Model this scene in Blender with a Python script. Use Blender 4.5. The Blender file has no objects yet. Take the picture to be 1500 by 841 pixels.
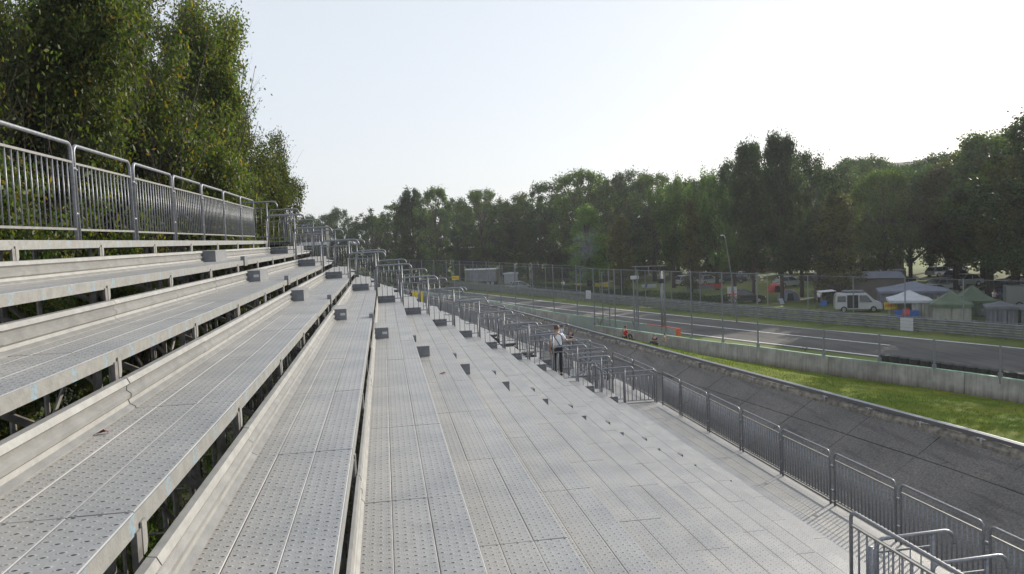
import bpy, bmesh, math, random
import numpy as np
from mathutils import Vector, Matrix

S = bpy.context.scene
COL = S.collection
RAD = math.radians
random.seed(7)

# ------------------------------------------------------------------ camera
cam_d = bpy.data.cameras.new("camera")
cam = bpy.data.objects.new("camera", cam_d)
COL.objects.link(cam)
cam_d.sensor_width = 36.0
cam_d.lens = 1149.0 / 1500.0 * 36.0
cam_d.clip_start = 0.05
cam_d.clip_end = 4000
def camera_basis():
    vp = (561.0, 353.0); roll = 0.040; f = 1149.0
    y = np.array([vp[0] - 750.0, vp[1] - 420.5, f]); y /= np.linalg.norm(y)
    n = np.cross(y, [1, -roll, 0]); n /= np.linalg.norm(n)
    if n[1] > 0: n = -n
    x = np.cross(y, n)
    return np.array([x, y, n])
CR = camera_basis()
m = Matrix.Identity(4)
for r in range(3):
    m[r][0] = CR[r, 0]; m[r][1] = -CR[r, 1]; m[r][2] = -CR[r, 2]
cam.matrix_world = m
S.camera = cam

# ------------------------------------------------------------------ sky, sun, exposure
SUN_EL = 20.5                      # degrees
SUN_DIR_XY = (0.81, 0.585)         # towards the sun
az = math.atan2(SUN_DIR_XY[0], SUN_DIR_XY[1])     # clockwise from +Y
W = bpy.data.worlds.new("World"); S.world = W; W.use_nodes = True
wn = W.node_tree.nodes; wl = W.node_tree.links
sky = wn.new('ShaderNodeTexSky'); sky.sky_type = 'NISHITA'; sky.sun_disc = False
sky.sun_elevation = RAD(SUN_EL); sky.sun_rotation = az
sky.air_density = 1.0; sky.dust_density = 1.3; sky.ozone_density = 1.0
hsv = wn.new('ShaderNodeHueSaturation'); hsv.inputs['Saturation'].default_value = 0.68
wl.new(sky.outputs[0], hsv.inputs['Color'])
hz_mix = wn.new('ShaderNodeMix'); hz_mix.data_type = 'RGBA'; hz_mix.inputs[0].default_value = 0.74     # milky summer haze over the clear-sky model
wl.new(hsv.outputs[0], hz_mix.inputs[6]); hz_mix.inputs[7].default_value = (4.75, 5.05, 5.5, 1)
wl.new(hz_mix.outputs[2], wn['Background'].inputs[0])
wn['Background'].inputs[1].default_value = 0.125
sun_d = bpy.data.lights.new("sun", 'SUN'); sun = bpy.data.objects.new("sun", sun_d); COL.objects.link(sun)
sun_d.energy = 3.9; sun_d.angle = RAD(0.30); sun_d.color = (1.0, 0.91, 0.78)
sd = Vector((SUN_DIR_XY[0], SUN_DIR_XY[1], math.tan(RAD(SUN_EL)) * math.hypot(*SUN_DIR_XY))).normalized()
sun.rotation_euler = sd.to_track_quat('Z', 'Y').to_euler()
S.view_settings.view_transform = 'Standard'; S.view_settings.look = 'None'
S.view_settings.gamma = 1.0; S.view_settings.exposure = 0.45
S.render.engine = 'CYCLES'
S.cycles.transparent_max_bounces = 24
S.cycles.max_bounces = 8

# ------------------------------------------------------------------ materials
def mat(name, col, rough=0.6, metal=0.0, noise=0.15, nscale=6.0, bump=0.0, bscale=40.0, spec=0.5, col2=None, detail=5.0, rand=0.0, emit=None, coords='Object', stretch=None):
    M = bpy.data.materials.new(name); M.use_nodes = True
    N = M.node_tree.nodes; L = M.node_tree.links; P = N['Principled BSDF']
    P.inputs['Roughness'].default_value = rough; P.inputs['Metallic'].default_value = metal
    P.inputs['Specular IOR Level'].default_value = spec
    tc = N.new('ShaderNodeTexCoord'); src = tc.outputs[coords]
    if stretch:
        mp = N.new('ShaderNodeMapping'); mp.inputs['Scale'].default_value = stretch
        L.new(src, mp.inputs[0]); src = mp.outputs[0]
    nz = N.new('ShaderNodeTexNoise'); nz.inputs['Scale'].default_value = nscale; nz.inputs['Detail'].default_value = detail
    L.new(src, nz.inputs['Vector'])
    c = Vector(col)
    rp = N.new('ShaderNodeValToRGB')
    lo = tuple(max(0, v * (1 - noise)) for v in col); hi = tuple(min(1, v * (1 + noise)) for v in (col2 or col))
    if col2: lo = tuple(col)
    rp.color_ramp.elements[0].position = 0.32; rp.color_ramp.elements[1].position = 0.68
    rp.color_ramp.elements[0].color = (*lo, 1); rp.color_ramp.elements[1].color = (*hi, 1)
    L.new(nz.outputs['Fac'], rp.inputs[0])
    out = rp.outputs[0]
    if rand > 0:
        oi = N.new('ShaderNodeObjectInfo'); mr = N.new('ShaderNodeMapRange')
        mr.inputs[3].default_value = 1 - rand; mr.inputs[4].default_value = 1 + rand
        L.new(oi.outputs['Random'], mr.inputs[0])
        vm = N.new('ShaderNodeVectorMath'); vm.operation = 'SCALE'
        L.new(out, vm.inputs[0]); L.new(mr.outputs[0], vm.inputs['Scale']); out = vm.outputs[0]
    L.new(out, P.inputs['Base Color'])
    M['nodes_out'] = 0
    if bump > 0:
        n2 = N.new('ShaderNodeTexNoise'); n2.inputs['Scale'].default_value = bscale; n2.inputs['Detail'].default_value = 4
        L.new(src, n2.inputs['Vector'])
        b = N.new('ShaderNodeBump'); b.inputs['Strength'].default_value = bump; b.inputs['Distance'].default_value = 0.02
        L.new(n2.outputs['Fac'], b.inputs['Height']); L.new(b.outputs[0], P.inputs['Normal'])
    if emit:
        P.inputs['Emission Color'].default_value = (*emit, 1); P.inputs['Emission Strength'].default_value = 1
    return M

def deck_material():
    M = bpy.data.materials.new("perforated_galvanised_deck"); M.use_nodes = True
    N = M.node_tree.nodes; L = M.node_tree.links; P = N['Principled BSDF']
    tc = N.new('ShaderNodeTexCoord'); sep = N.new('ShaderNodeSeparateXYZ'); L.new(tc.outputs['Object'], sep.inputs[0])
    oi = N.new('ShaderNodeObjectInfo')
    def math_(op, a, b=None, c=None):
        n = N.new('ShaderNodeMath'); n.operation = op
        for k, v in enumerate((a, b, c)):
            if v is None: continue
            if isinstance(v, (int, float)): n.inputs[k].default_value = v
            else: L.new(v, n.inputs[k])
        return n.outputs[0]
    u = math_('DIVIDE', sep.outputs[0], 0.0495); u = math_('ADD', u, 100.5)
    fu = math_('FLOOR', u)
    sh = math_('MULTIPLY', math_('MODULO', fu, 2.0), 0.5)
    v = math_('ADD', math_('ADD', math_('DIVIDE', sep.outputs[1], 0.062), 200.0), sh)
    du = math_('MULTIPLY', math_('SUBTRACT', math_('FRACT', u), 0.5), 0.0492)
    dv = math_('MULTIPLY', math_('SUBTRACT', math_('FRACT', v), 0.5), 0.062)
    # alternating large and small perforations
    fv = math_('MODULO', math_('FLOOR', v), 2.0)
    rad = math_('ADD', 0.0042, math_('MULTIPLY', fv, 0.0028))
    dist = math_('SQRT', math_('ADD', math_('MULTIPLY', math_('MULTIPLY', du, du), .62), math_('MULTIPLY', dv, dv)))
    q = math_('SUBTRACT', dist, rad)
    hole = math_('SUBTRACT', 1.0, math_('SMOOTHSTEP', 0, 0, 0) if False else math_('MINIMUM', 1.0, math_('MAXIMUM', 0.0, math_('DIVIDE', math_('ADD', q, 0.002), 0.004))))
    rim = math_('MAXIMUM', 0.0, math_('SUBTRACT', 1.0, math_('DIVIDE', math_('ABSOLUTE', math_('SUBTRACT', q, 0.004)), 0.005)))
    # base
    n1 = N.new('ShaderNodeTexNoise'); n1.inputs['Scale'].default_value = 1.7; n1.inputs['Detail'].default_value = 6
    geo = N.new('ShaderNodeNewGeometry')
    L.new(geo.outputs['Position'], n1.inputs['Vector'])
    rp = N.new('ShaderNodeValToRGB'); rp.color_ramp.elements[0].position = 0.3; rp.color_ramp.elements[1].position = 0.72
    rp.color_ramp.elements[0].color = (0.305, 0.310, 0.315, 1); rp.color_ramp.elements[1].color = (0.415, 0.405, 0.388, 1)
    L.new(n1.outputs['Fac'], rp.inputs[0])
    # dust gathers at the back of each row, the trodden front edge stays bare
    sw = N.new('ShaderNodeSeparateXYZ'); L.new(geo.outputs['Position'], sw.inputs[0])
    tx = math_('FRACT', math_('DIVIDE', math_('ADD', sw.outputs[0], 78.28), 0.75))
    tn = math_('ADD', tx, math_('MULTIPLY', math_('SUBTRACT', n1.outputs['Fac'], .5), .5))
    rp2 = N.new('ShaderNodeValToRGB'); rp2.color_ramp.elements[0].position = .10; rp2.color_ramp.elements[1].position = .95
    rp2.color_ramp.elements[0].color = (1.03, 1.01, .97, 1); rp2.color_ramp.elements[1].color = (.93, .95, .98, 1); L.new(tn, rp2.inputs[0])
    n3 = N.new('ShaderNodeTexNoise'); n3.inputs['Scale'].default_value = 38; n3.inputs['Detail'].default_value = 3
    mp = N.new('ShaderNodeMapping'); mp.inputs['Scale'].default_value = (1, 0.35, 1)
    L.new(geo.outputs['Position'], mp.inputs[0]); L.new(mp.outputs[0], n3.inputs['Vector'])
    k = math_('ADD', 0.86, math_('MULTIPLY', n3.outputs['Fac'], 0.28))
    k = math_('MULTIPLY', k, math_('ADD', 0.95, math_('MULTIPLY', oi.outputs['Random'], 0.08)))
    k = math_('MULTIPLY', k, math_('ADD', 1.0, math_('MULTIPLY', rim, 0.10)))
    nh = N.new('ShaderNodeTexNoise'); nh.inputs['Scale'].default_value = 9; nh.inputs['Detail'].default_value = 4; L.new(geo.outputs['Position'], nh.inputs['Vector'])
    hk = math_('MINIMUM', .96, math_('MAXIMUM', .50, math_('MULTIPLY', nh.outputs['Fac'], 1.8)))
    k = math_('MULTIPLY', k, math_('SUBTRACT', 1.0, math_('MULTIPLY', hole, hk)))
    ns = N.new('ShaderNodeTexNoise'); ns.inputs['Scale'].default_value = 4.2; ns.inputs['Detail'].default_value = 8; ns.inputs['Roughness'].default_value = .72; L.new(geo.outputs['Position'], ns.inputs['Vector'])
    stn = math_('MINIMUM', 1.0, math_('MAXIMUM', 0.0, math_('MULTIPLY', math_('SUBTRACT', ns.outputs['Fac'], 0.56), 5.0)))
    k = math_('MULTIPLY', k, math_('SUBTRACT', 1.0, math_('MULTIPLY', stn, 0.20)))
    ng = N.new('ShaderNodeTexNoise'); ng.inputs['Scale'].default_value = 150; ng.inputs['Detail'].default_value = 2; L.new(geo.outputs['Position'], ng.inputs['Vector'])
    k = math_('MULTIPLY', k, math_('ADD', .86, math_('MULTIPLY', ng.outputs['Fac'], .28)))
    # pale scuffed streaks
    n4 = N.new('ShaderNodeTexNoise'); n4.inputs['Scale'].default_value = 2.3; n4.inputs['Detail'].default_value = 7; n4.inputs['Roughness'].default_value = 0.7
    mp4 = N.new('ShaderNodeMapping'); mp4.inputs['Scale'].default_value = (4.5, 0.5, 1)
    L.new(geo.outputs['Position'], mp4.inputs[0]); L.new(mp4.outputs[0], n4.inputs['Vector'])
    sc = math_('MINIMUM', 1.0, math_('MAXIMUM', 0.0, math_('MULTIPLY', math_('SUBTRACT', n4.outputs['Fac'], 0.60), 6.0)))
    k = math_('ADD', k, math_('MULTIPLY', sc, 0.22))
    vt2 = N.new('ShaderNodeVectorMath'); vt2.operation = 'MULTIPLY'; L.new(rp.outputs[0], vt2.inputs[0]); L.new(rp2.outputs[0], vt2.inputs[1])
    vm = N.new('ShaderNodeVectorMath'); vm.operation = 'SCALE'; L.new(vt2.outputs[0], vm.inputs[0]); L.new(k, vm.inputs['Scale'])
    L.new(vm.outputs[0], P.inputs['Base Color'])
    P.inputs['Metallic'].default_value = 0.25
    P.inputs['Roughness'].default_value = 0.48
    b = N.new('ShaderNodeBump'); b.inputs['Strength'].default_value = 0.45; b.inputs['Distance'].default_value = 0.005
    L.new(math_('SUBTRACT', rim, hole), b.inputs['Height']); L.new(b.outputs[0], P.inputs['Normal'])
    return M

def fascia_material():
    """galvanised edge beam with worn blue seat-number paint every half metre"""
    M = mat("galvanised_edge", (0.28, 0.28, 0.268), 0.5, 0.15, noise=0.13, nscale=14, bump=0.15, bscale=60, rand=0.05, coords='Object')
    N = M.node_tree.nodes; L = M.node_tree.links; P = N['Principled BSDF']
    src = P.inputs['Base Color'].links[0].from_socket
    geo = N.new('ShaderNodeNewGeometry'); sep = N.new('ShaderNodeSeparateXYZ'); L.new(geo.outputs['Position'], sep.inputs[0])
    nrm = N.new('ShaderNodeSeparateXYZ'); L.new(geo.outputs['True Normal'], nrm.inputs[0])
    def m_(op, a, b=None):
        n = N.new('ShaderNodeMath'); n.operation = op
        for k, v in enumerate((a, b)):
            if v is None: continue
            if isinstance(v, (int, float)): n.inputs[k].default_value = v
            else: L.new(v, n.inputs[k])
        return n.outputs[0]
    y = m_('FRACT', m_('ADD', m_('DIVIDE', sep.outputs[1], 0.52), 100.3))
    msk = m_('LESS_THAN', m_('ABSOLUTE', m_('SUBTRACT', y, 0.5)), 0.075)
    nz = N.new('ShaderNodeTexNoise'); nz.inputs['Scale'].default_value = 34; nz.inputs['Detail'].default_value = 3
    L.new(geo.outputs['Position'], nz.inputs['Vector'])
    msk = m_('MULTIPLY', msk, m_('GREATER_THAN', nz.outputs['Fac'], 0.52))
    msk = m_('MULTIPLY', msk, m_('GREATER_THAN', nrm.outputs[0], 0.8))
    nz2 = N.new('ShaderNodeTexNoise'); nz2.inputs['Scale'].default_value = 0.9
    L.new(geo.outputs['Position'], nz2.inputs['Vector'])
    msk = m_('MULTIPLY', msk, m_('ADD', 0.25, m_('MULTIPLY', nz2.outputs['Fac'], 0.9)))
    mx = N.new('ShaderNodeMix'); mx.data_type = 'RGBA'
    L.new(msk, mx.inputs[0]); L.new(src, mx.inputs[6]); mx.inputs[7].default_value = (0.22, 0.38, 0.50, 1)
    L.new(mx.outputs[2], P.inputs['Base Color'])
    return M

def leaf_material(name, ca, cb, yellow=None, trans=0.4):
    M = bpy.data.materials.new(name); M.use_nodes = True
    N = M.node_tree.nodes; L = M.node_tree.links
    P = N['Principled BSDF']; out = N['Material Output']
    P.inputs['Roughness'].default_value = 0.55; P.inputs['Specular IOR Level'].default_value = 0.35
    geo = N.new('ShaderNodeNewGeometry')
    rp = N.new('ShaderNodeValToRGB'); cr = rp.color_ramp
    cr.elements[0].position = 0.0; cr.elements[0].color = (*ca, 1)
    cr.elements[1].position = 0.9; cr.elements[1].color = (*cb, 1)
    if yellow:
        e = cr.elements.new(0.955); e.color = (*yellow, 1)
        cr.elements[1].position = 0.90
    L.new(geo.outputs['Random Per Island'], rp.inputs[0])
    nz = N.new('ShaderNodeTexNoise'); nz.inputs['Scale'].default_value = 0.35; nz.inputs['Detail'].default_value = 2
    L.new(geo.outputs['Position'], nz.inputs['Vector'])
    oi = N.new('ShaderNodeObjectInfo')
    ad = N.new('ShaderNodeMath'); ad.operation = 'ADD'
    mr = N.new('ShaderNodeMapRange'); mr.inputs[3].default_value = 0.55; mr.inputs[4].default_value = 1.45
    L.new(nz.outputs['Fac'], mr.inputs[0])
    mr2 = N.new('ShaderNodeMapRange'); mr2.inputs[3].default_value = -0.26; mr2.inputs[4].default_value = 0.38
    L.new(oi.outputs['Random'], mr2.inputs[0])
    L.new(mr.outputs[0], ad.inputs[0]); L.new(mr2.outputs[0], ad.inputs[1])
    vm = N.new('ShaderNodeVectorMath'); vm.operation = 'SCALE'; L.new(rp.outputs[0], vm.inputs[0]); L.new(ad.outputs[0], vm.inputs['Scale'])
    L.new(vm.outputs[0], P.inputs['Base Color'])
    tr = N.new('ShaderNodeBsdfTranslucent')
    vt = N.new('ShaderNodeVectorMath'); vt.operation = 'MULTIPLY'; vt.inputs[1].default_value = (1.5, 1.6, 0.6)
    L.new(vm.outputs[0], vt.inputs[0]); L.new(vt.outputs[0], tr.inputs[0])
    mx = N.new('ShaderNodeMixShader'); mx.inputs[0].default_value = trans
    L.new(P.outputs[0], mx.inputs[1]); L.new(tr.outputs[0], mx.inputs[2]); L.new(mx.outputs[0], out.inputs[0])
    return M

def mesh_fence_material(name, density=0.16, col=(0.30, 0.32, 0.33)):
    M = bpy.data.materials.new(name); M.use_nodes = True
    N = M.node_tree.nodes; L = M.node_tree.links
    P = N['Principled BSDF']; out = N['Material Output']
    P.inputs['Base Color'].default_value = (*col, 1); P.inputs['Roughness'].default_value = 0.5
    tc = N.new('ShaderNodeTexCoord'); sep = N.new('ShaderNodeSeparateXYZ'); L.new(tc.outputs['UV'], sep.inputs[0])
    def m_(op, a, b=None):
        n = N.new('ShaderNodeMath'); n.operation = op
        for k, v in enumerate((a, b)):
            if v is None: continue
            if isinstance(v, (int, float)): n.inputs[k].default_value = v
            else: L.new(v, n.inputs[k])
        return n.outputs[0]
    pitch = 0.07
    a = m_('ADD', sep.outputs[0], sep.outputs[1]); b = m_('SUBTRACT', sep.outputs[0], sep.outputs[1])
    fa = m_('FRACT', m_('ADD', m_('DIVIDE', a, pitch), 500)); fb = m_('FRACT', m_('ADD', m_('DIVIDE', b, pitch), 500))
    g = m_('MAXIMUM', m_('LESS_THAN', fa, density * 0.55), m_('LESS_THAN', fb, density * 0.55))
    tr = N.new('ShaderNodeBsdfTransparent'); mx = N.new('ShaderNodeMixShader')
    L.new(g, mx.inputs[0]); L.new(tr.outputs[0], mx.inputs[1]); L.new(P.outputs[0], mx.inputs[2]); L.new(mx.outputs[0], out.inputs[0])
    return M

MT = {}
MT['deck'] = deck_material()
MT['edge'] = fascia_material()
MT['kick'] = mat("galvanised_kick_board", (0.238, 0.238, 0.230), 0.5, 0.2, noise=0.16, nscale=9, bump=0.1, bscale=50, rand=0.06, stretch=(1, 0.6, 1))
MT['steel'] = mat("galvanised_tube", (0.235, 0.245, 0.27), 0.45, 0.5, noise=0.2, nscale=30, rand=0.08)
MT['steel_dull'] = mat("dull_scaffold_steel", (0.20, 0.19, 0.18), 0.7, 0.3, noise=0.35, nscale=12)
MT['stepbox'] = mat("step_sheet_steel", (0.20, 0.21, 0.225), 0.55, 0.3, noise=0.12, nscale=9)
MT['plate'] = mat("pale_plate", (0.55, 0.57, 0.58), 0.5, 0.0, noise=0.05)
MT['asphalt'] = mat("track_asphalt", (0.068, 0.067, 0.067), 0.9, 0, col2=(0.100, 0.097, 0.093), noise=0.05, nscale=0.35, bump=0.2, bscale=30, coords='Object', stretch=(1, 1, 1))
MT['line'] = mat("white_line_paint", (0.78, 0.78, 0.76), 0.7, 0, noise=0.12, nscale=3)
MT['slab'] = mat("old_track_surface", (0.112, 0.105, 0.098), 0.9, 0, col2=(0.200, 0.188, 0.175), noise=0.1, nscale=16, bump=0.6, bscale=70, rand=0.05, detail=9)
MT['concrete'] = mat("weathered_concrete", (0.33, 0.32, 0.315), 0.85, 0, col2=(0.45, 0.435, 0.42), noise=0.1, nscale=1.6, bump=0.3, bscale=30, rand=0.08, detail=8)
def wall_material():
    M = mat("stained_wall_concrete", (0.33, 0.32, 0.315), 0.85, 0, col2=(0.45, 0.435, 0.42), noise=0.1, nscale=1.6, bump=0.3, bscale=30, rand=0.09, detail=8)
    N = M.node_tree.nodes; L = M.node_tree.links; P = N['Principled BSDF']; src = P.inputs['Base Color'].links[0].from_socket
    tc = N.new('ShaderNodeTexCoord'); sp = N.new('ShaderNodeSeparateXYZ'); L.new(tc.outputs['Object'], sp.inputs[0])
    mp = N.new('ShaderNodeMapping'); mp.inputs['Scale'].default_value = (5, 5, .5); nz = N.new('ShaderNodeTexNoise'); nz.inputs['Scale'].default_value = 1.6; nz.inputs['Detail'].default_value = 7
    geo = N.new('ShaderNodeNewGeometry'); L.new(geo.outputs['Position'], mp.inputs[0]); L.new(mp.outputs[0], nz.inputs['Vector'])
    a = N.new('ShaderNodeMapRange'); a.inputs[1].default_value = .42; a.inputs[2].default_value = -.02; L.new(sp.outputs[2], a.inputs[0])
    b = N.new('ShaderNodeMapRange'); b.inputs[1].default_value = .42; b.inputs[2].default_value = .66; L.new(nz.outputs['Fac'], b.inputs[0])
    c = N.new('ShaderNodeMath'); c.operation = 'MULTIPLY_ADD'; L.new(a.outputs[0], c.inputs[0]); c.inputs[1].default_value = .75; 
    d = N.new('ShaderNodeMath'); d.operation = 'MULTIPLY'; L.new(b.outputs[0], d.inputs[0]); d.inputs[1].default_value = .35; L.new(d.outputs[0], c.inputs[2])
    mx = N.new('ShaderNodeMix'); mx.data_type = 'RGBA'; L.new(c.outputs[0], mx.inputs[0]); L.new(src, mx.inputs[6]); mx.inputs[7].default_value = (.15, .12, .10, 1)
    L.new(mx.outputs[2], P.inputs['Base Color']); return M
MT['wallc'] = wall_material()
MT['kerb'] = mat("crumbled_kerb_concrete", (0.12, 0.11, 0.10), 0.9, 0, col2=(0.34, 0.31, 0.26), noise=0.1, nscale=3.5, bump=0.8, bscale=18, detail=8)
MT['greenpaint'] = mat("green_strip_paint", (0.24, 0.38, 0.27), 0.7, 0, noise=0.2, nscale=4)
MT['ground'] = mat("earth_ground", (0.035, 0.032, 0.02), 0.95, 0, col2=(0.075, 0.075, 0.035), noise=0.1, nscale=0.8, bump=0.6, bscale=6, detail=9)
MT['grass'] = mat("grass", (0.066, 0.110, 0.010), 0.95, 0, spec=.12, col2=(0.150, 0.190, 0.018), noise=0.1, nscale=0.9, bump=0.8, bscale=25, detail=10)
MT['meadow'] = mat("meadow", (0.060, 0.100, 0.014), 0.95, 0, col2=(0.135, 0.165, 0.030), noise=0.1, nscale=0.12, bump=0.7, bscale=8, detail=10)
MT['bark'] = mat("bark", (0.06, 0.05, 0.04), 0.9, 0, noise=0.35, nscale=6, bump=0.6, bscale=20, stretch=(1, 1, 0.3))
MT['leaf_near'] = leaf_material("near_leaves", (0.034, 0.060, 0.014), (0.100, 0.128, 0.028), yellow=(0.22, 0.15, 0.03), trans=0.45)
MT['leaf_a'] = leaf_material("dark_leaves", (0.020, 0.046, 0.022), (0.048, 0.082, 0.028), trans=0.42)
MT['leaf_b'] = leaf_material("mid_leaves", (0.032, 0.066, 0.018), (0.085, 0.125, 0.028), trans=0.42)
MT['leaf_c'] = leaf_material("bright_leaves", (0.045, 0.095, 0.020), (0.10, 0.17, 0.032), trans=0.5)
MT['leaf_d'] = leaf_material("autumn_leaves", (0.045, 0.055, 0.016), (0.105, 0.100, 0.028), trans=0.42)
MT['grassblade'] = leaf_material("grass_blades", (0.055, 0.10, 0.004), (0.12, 0.17, 0.008), trans=0.35)
MT['grassblade'].node_tree.nodes['Principled BSDF'].inputs['Specular IOR Level'].default_value = 0.05
MT['fence_mesh'] = mesh_fence_material("wire_mesh", 0.085, (.13, .14, .15))
MT['fence_mesh_far'] = mesh_fence_material("wire_mesh_far", 0.075, (0.11, 0.125, 0.14))
MT['guard'] = mat("weathered_guardrail", (0.24, 0.25, 0.255), 0.55, 0.3, noise=0.2, nscale=2, rand=0.05)
MT['black'] = mat("black_rubber", (0.018, 0.022, 0.020), 0.8, 0, noise=0.3, nscale=8, bump=0.4, bscale=20)
MT['white'] = mat("white_paint", (0.50, 0.51, 0.53), 0.4, 0, noise=0.04)
MT['canvas_white'] = mat("white_canvas", (0.52, 0.54, 0.57), 0.8, 0, noise=0.06, nscale=2)
MT['canvas_wall'] = mat("cream_canvas", (0.38, 0.38, 0.33), 0.85, 0, noise=0.10, nscale=2)
MT['canvas_green'] = mat("green_canvas", (0.13, 0.175, 0.12), 0.85, 0, noise=0.18, nscale=1.5)
MT['canvas_grey'] = mat("grey_canvas", (0.20, 0.21, 0.24), 0.85, 0, noise=0.15, nscale=1.5)
MT['canvas_blue'] = mat("blue_grey_canvas", (0.19, 0.21, 0.27), 0.8, 0, noise=0.1, nscale=1.5)
MT['taupe'] = mat("taupe_tarpaulin", (0.20, 0.185, 0.165), 0.85, 0, noise=0.12, nscale=1.2)
MT['olive'] = mat("olive_tan_tarpaulin", (0.24, 0.215, 0.15), 0.85, 0, noise=0.1, nscale=1.2)
MT['glass'] = mat("dark_glass", (0.03, 0.035, 0.04), 0.08, 0, noise=0.02, spec=0.8)
MT['tyre'] = mat("tyre_rubber", (0.02, 0.02, 0.02), 0.8, 0)
MT['rim'] = mat("wheel_rim", (0.45, 0.45, 0.46), 0.3, 0.8)
MT['silver'] = mat("silver_car_paint", (0.45, 0.47, 0.50), 0.28, 0.6, noise=0.02)
MT['darkcar'] = mat("dark_car_paint", (0.04, 0.045, 0.055), 0.2, 0.3, noise=0.02)
MT['bluecar'] = mat("blue_car_paint", (0.05, 0.08, 0.17), 0.2, 0.3, noise=0.02)
MT['redpaint'] = mat("red_paint", (0.45, 0.05, 0.03), 0.4, 0, noise=0.08)
MT['orange'] = mat("orange_paint", (0.62, 0.13, 0.03), 0.5, 0, noise=0.08)
MT['yellow'] = mat("yellow_sheet", (0.70, 0.55, 0.03), 0.5, 0, noise=0.05)
MT['signred'] = mat("sign_red", (0.62, 0.05, 0.02), 0.5, 0, noise=0.05)
MT['bluefab'] = mat("blue_fabric", (0.05, 0.14, 0.42), 0.8, 0, noise=0.15)
MT['teal'] = mat("pale_green_sheet", (0.30, 0.335, 0.325), 0.6, 0, noise=0.10, nscale=1.2, stretch=(1, 1, 0.4))
MT['darkred'] = mat("dark_red_foil", (0.12, 0.015, 0.02), 0.4, 0, noise=0.2)
MT['skin'] = mat("skin", (0.50, 0.30, 0.21), 0.5, 0, noise=0.05)
MT['shirt_white'] = mat("white_cotton", (0.84, 0.86, 0.90), 0.85, 0, noise=0.05)
MT['shirt_red'] = mat("red_cotton", (0.50, 0.02, 0.02), 0.85, 0, noise=0.08)
MT['shirt_navy'] = mat("navy_cotton", (0.02, 0.025, 0.06), 0.85, 0, noise=0.08)
MT['shirt_beige'] = mat("beige_cotton", (0.42, 0.35, 0.29), 0.85, 0, noise=0.08)
MT['dark_cloth'] = mat("dark_cloth", (0.02, 0.022, 0.03), 0.85, 0, noise=0.08)
MT['hair'] = mat("brown_hair", (0.10, 0.055, 0.03), 0.6, 0, noise=0.2, nscale=30)
MT['hair_dark'] = mat("dark_hair", (0.015, 0.012, 0.01), 0.5, 0, noise=0.2, nscale=30)
MT['roof_white'] = mat("white_roof_sheet", (0.55, 0.57, 0.60), 0.5, 0, noise=0.06)
MT['brick'] = mat("reddish_render", (0.20, 0.10, 0.08), 0.9, 0, noise=0.15)
MT['screen'] = mat("dark_green_board", (0.035, 0.045, 0.045), 0.6, 0, noise=0.1)
MT['ember'] = mat("pale_board", (0.5, 0.52, 0.6), 0.6, 0, noise=0.05)

def patches(M, layers):
    """multiply the colour by world-space stain / repair / dry patches: (scale, stretch, threshold, softness, tint)"""
    N = M.node_tree.nodes; L = M.node_tree.links; P = N['Principled BSDF']
    geo = N.new('ShaderNodeNewGeometry')
    for sc, st, th, so, tint in layers:
        src = P.inputs['Base Color'].links[0].from_socket
        mp = N.new('ShaderNodeMapping'); mp.inputs['Scale'].default_value = st; L.new(geo.outputs['Position'], mp.inputs[0])
        nz = N.new('ShaderNodeTexNoise'); nz.inputs['Scale'].default_value = sc; nz.inputs['Detail'].default_value = 7; nz.inputs['Roughness'].default_value = .6; L.new(mp.outputs[0], nz.inputs['Vector'])
        mr = N.new('ShaderNodeMapRange'); mr.inputs[1].default_value = th - so; mr.inputs[2].default_value = th + so; L.new(nz.outputs['Fac'], mr.inputs[0])
        mul = N.new('ShaderNodeVectorMath'); mul.operation = 'MULTIPLY'; L.new(src, mul.inputs[0]); mul.inputs[1].default_value = tint
        mx = N.new('ShaderNodeMix'); mx.data_type = 'RGBA'; L.new(mr.outputs[0], mx.inputs[0]); L.new(src, mx.inputs[6]); L.new(mul.outputs[0], mx.inputs[7])
        L.new(mx.outputs[2], P.inputs['Base Color'])
patches(MT['slab'], [(.35, (1, 1, 1), .52, .12, (.74, .75, .78)), (1.4, (1, 1, 1), .62, .05, (1.28, 1.24, 1.18)), (.8, (4, .4, 1), .60, .05, (.72, .72, .74)), (5, (1, 1, 1), .66, .03, (.6, .58, .56))])
patches(MT['asphalt'], [(.10, (1, .35, 1), .52, .10, (1.25, 1.23, 1.18)), (.5, (3.2, .25, 1), .56, .06, (.70, .70, .72))])
patches(MT['grass'], [(.55, (1, 1, 1), .55, .08, (1.30, 1.08, 1.3)), (1.8, (1, 1, 1), .58, .06, (.62, .72, .8)), (.22, (1, 1, 1), .56, .10, (1.15, 1.02, 1.2))])
patches(MT['meadow'], [(.08, (1, 1, 1), .54, .06, (1.2, 1.05, 1.1)), (.6, (1, 1, 1), .58, .06, (.65, .75, .8))])
patches(MT['wallc'], [(.5, (1, 1, 1), .56, .08, (.80, .79, .77))])

# ------------------------------------------------------------------ object helpers
def link(o, parent=None):
    COL.objects.link(o)
    if parent is not None: o.parent = parent
    return o
def tag(o, label=None, cat=None, group=None, kind=None):
    if label: o['label'] = label
    if cat: o['category'] = cat
    if group: o['group'] = group
    if kind: o['kind'] = kind
    return o
def empty(name, loc=(0, 0, 0), rz=0.0, label=None, cat=None, group=None):
    o = bpy.data.objects.new(name, None); COL.objects.link(o)
    o.location = loc; o.rotation_euler = (0, 0, rz); o.empty_display_size = 0.2
    return tag(o, label, cat, group)

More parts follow.
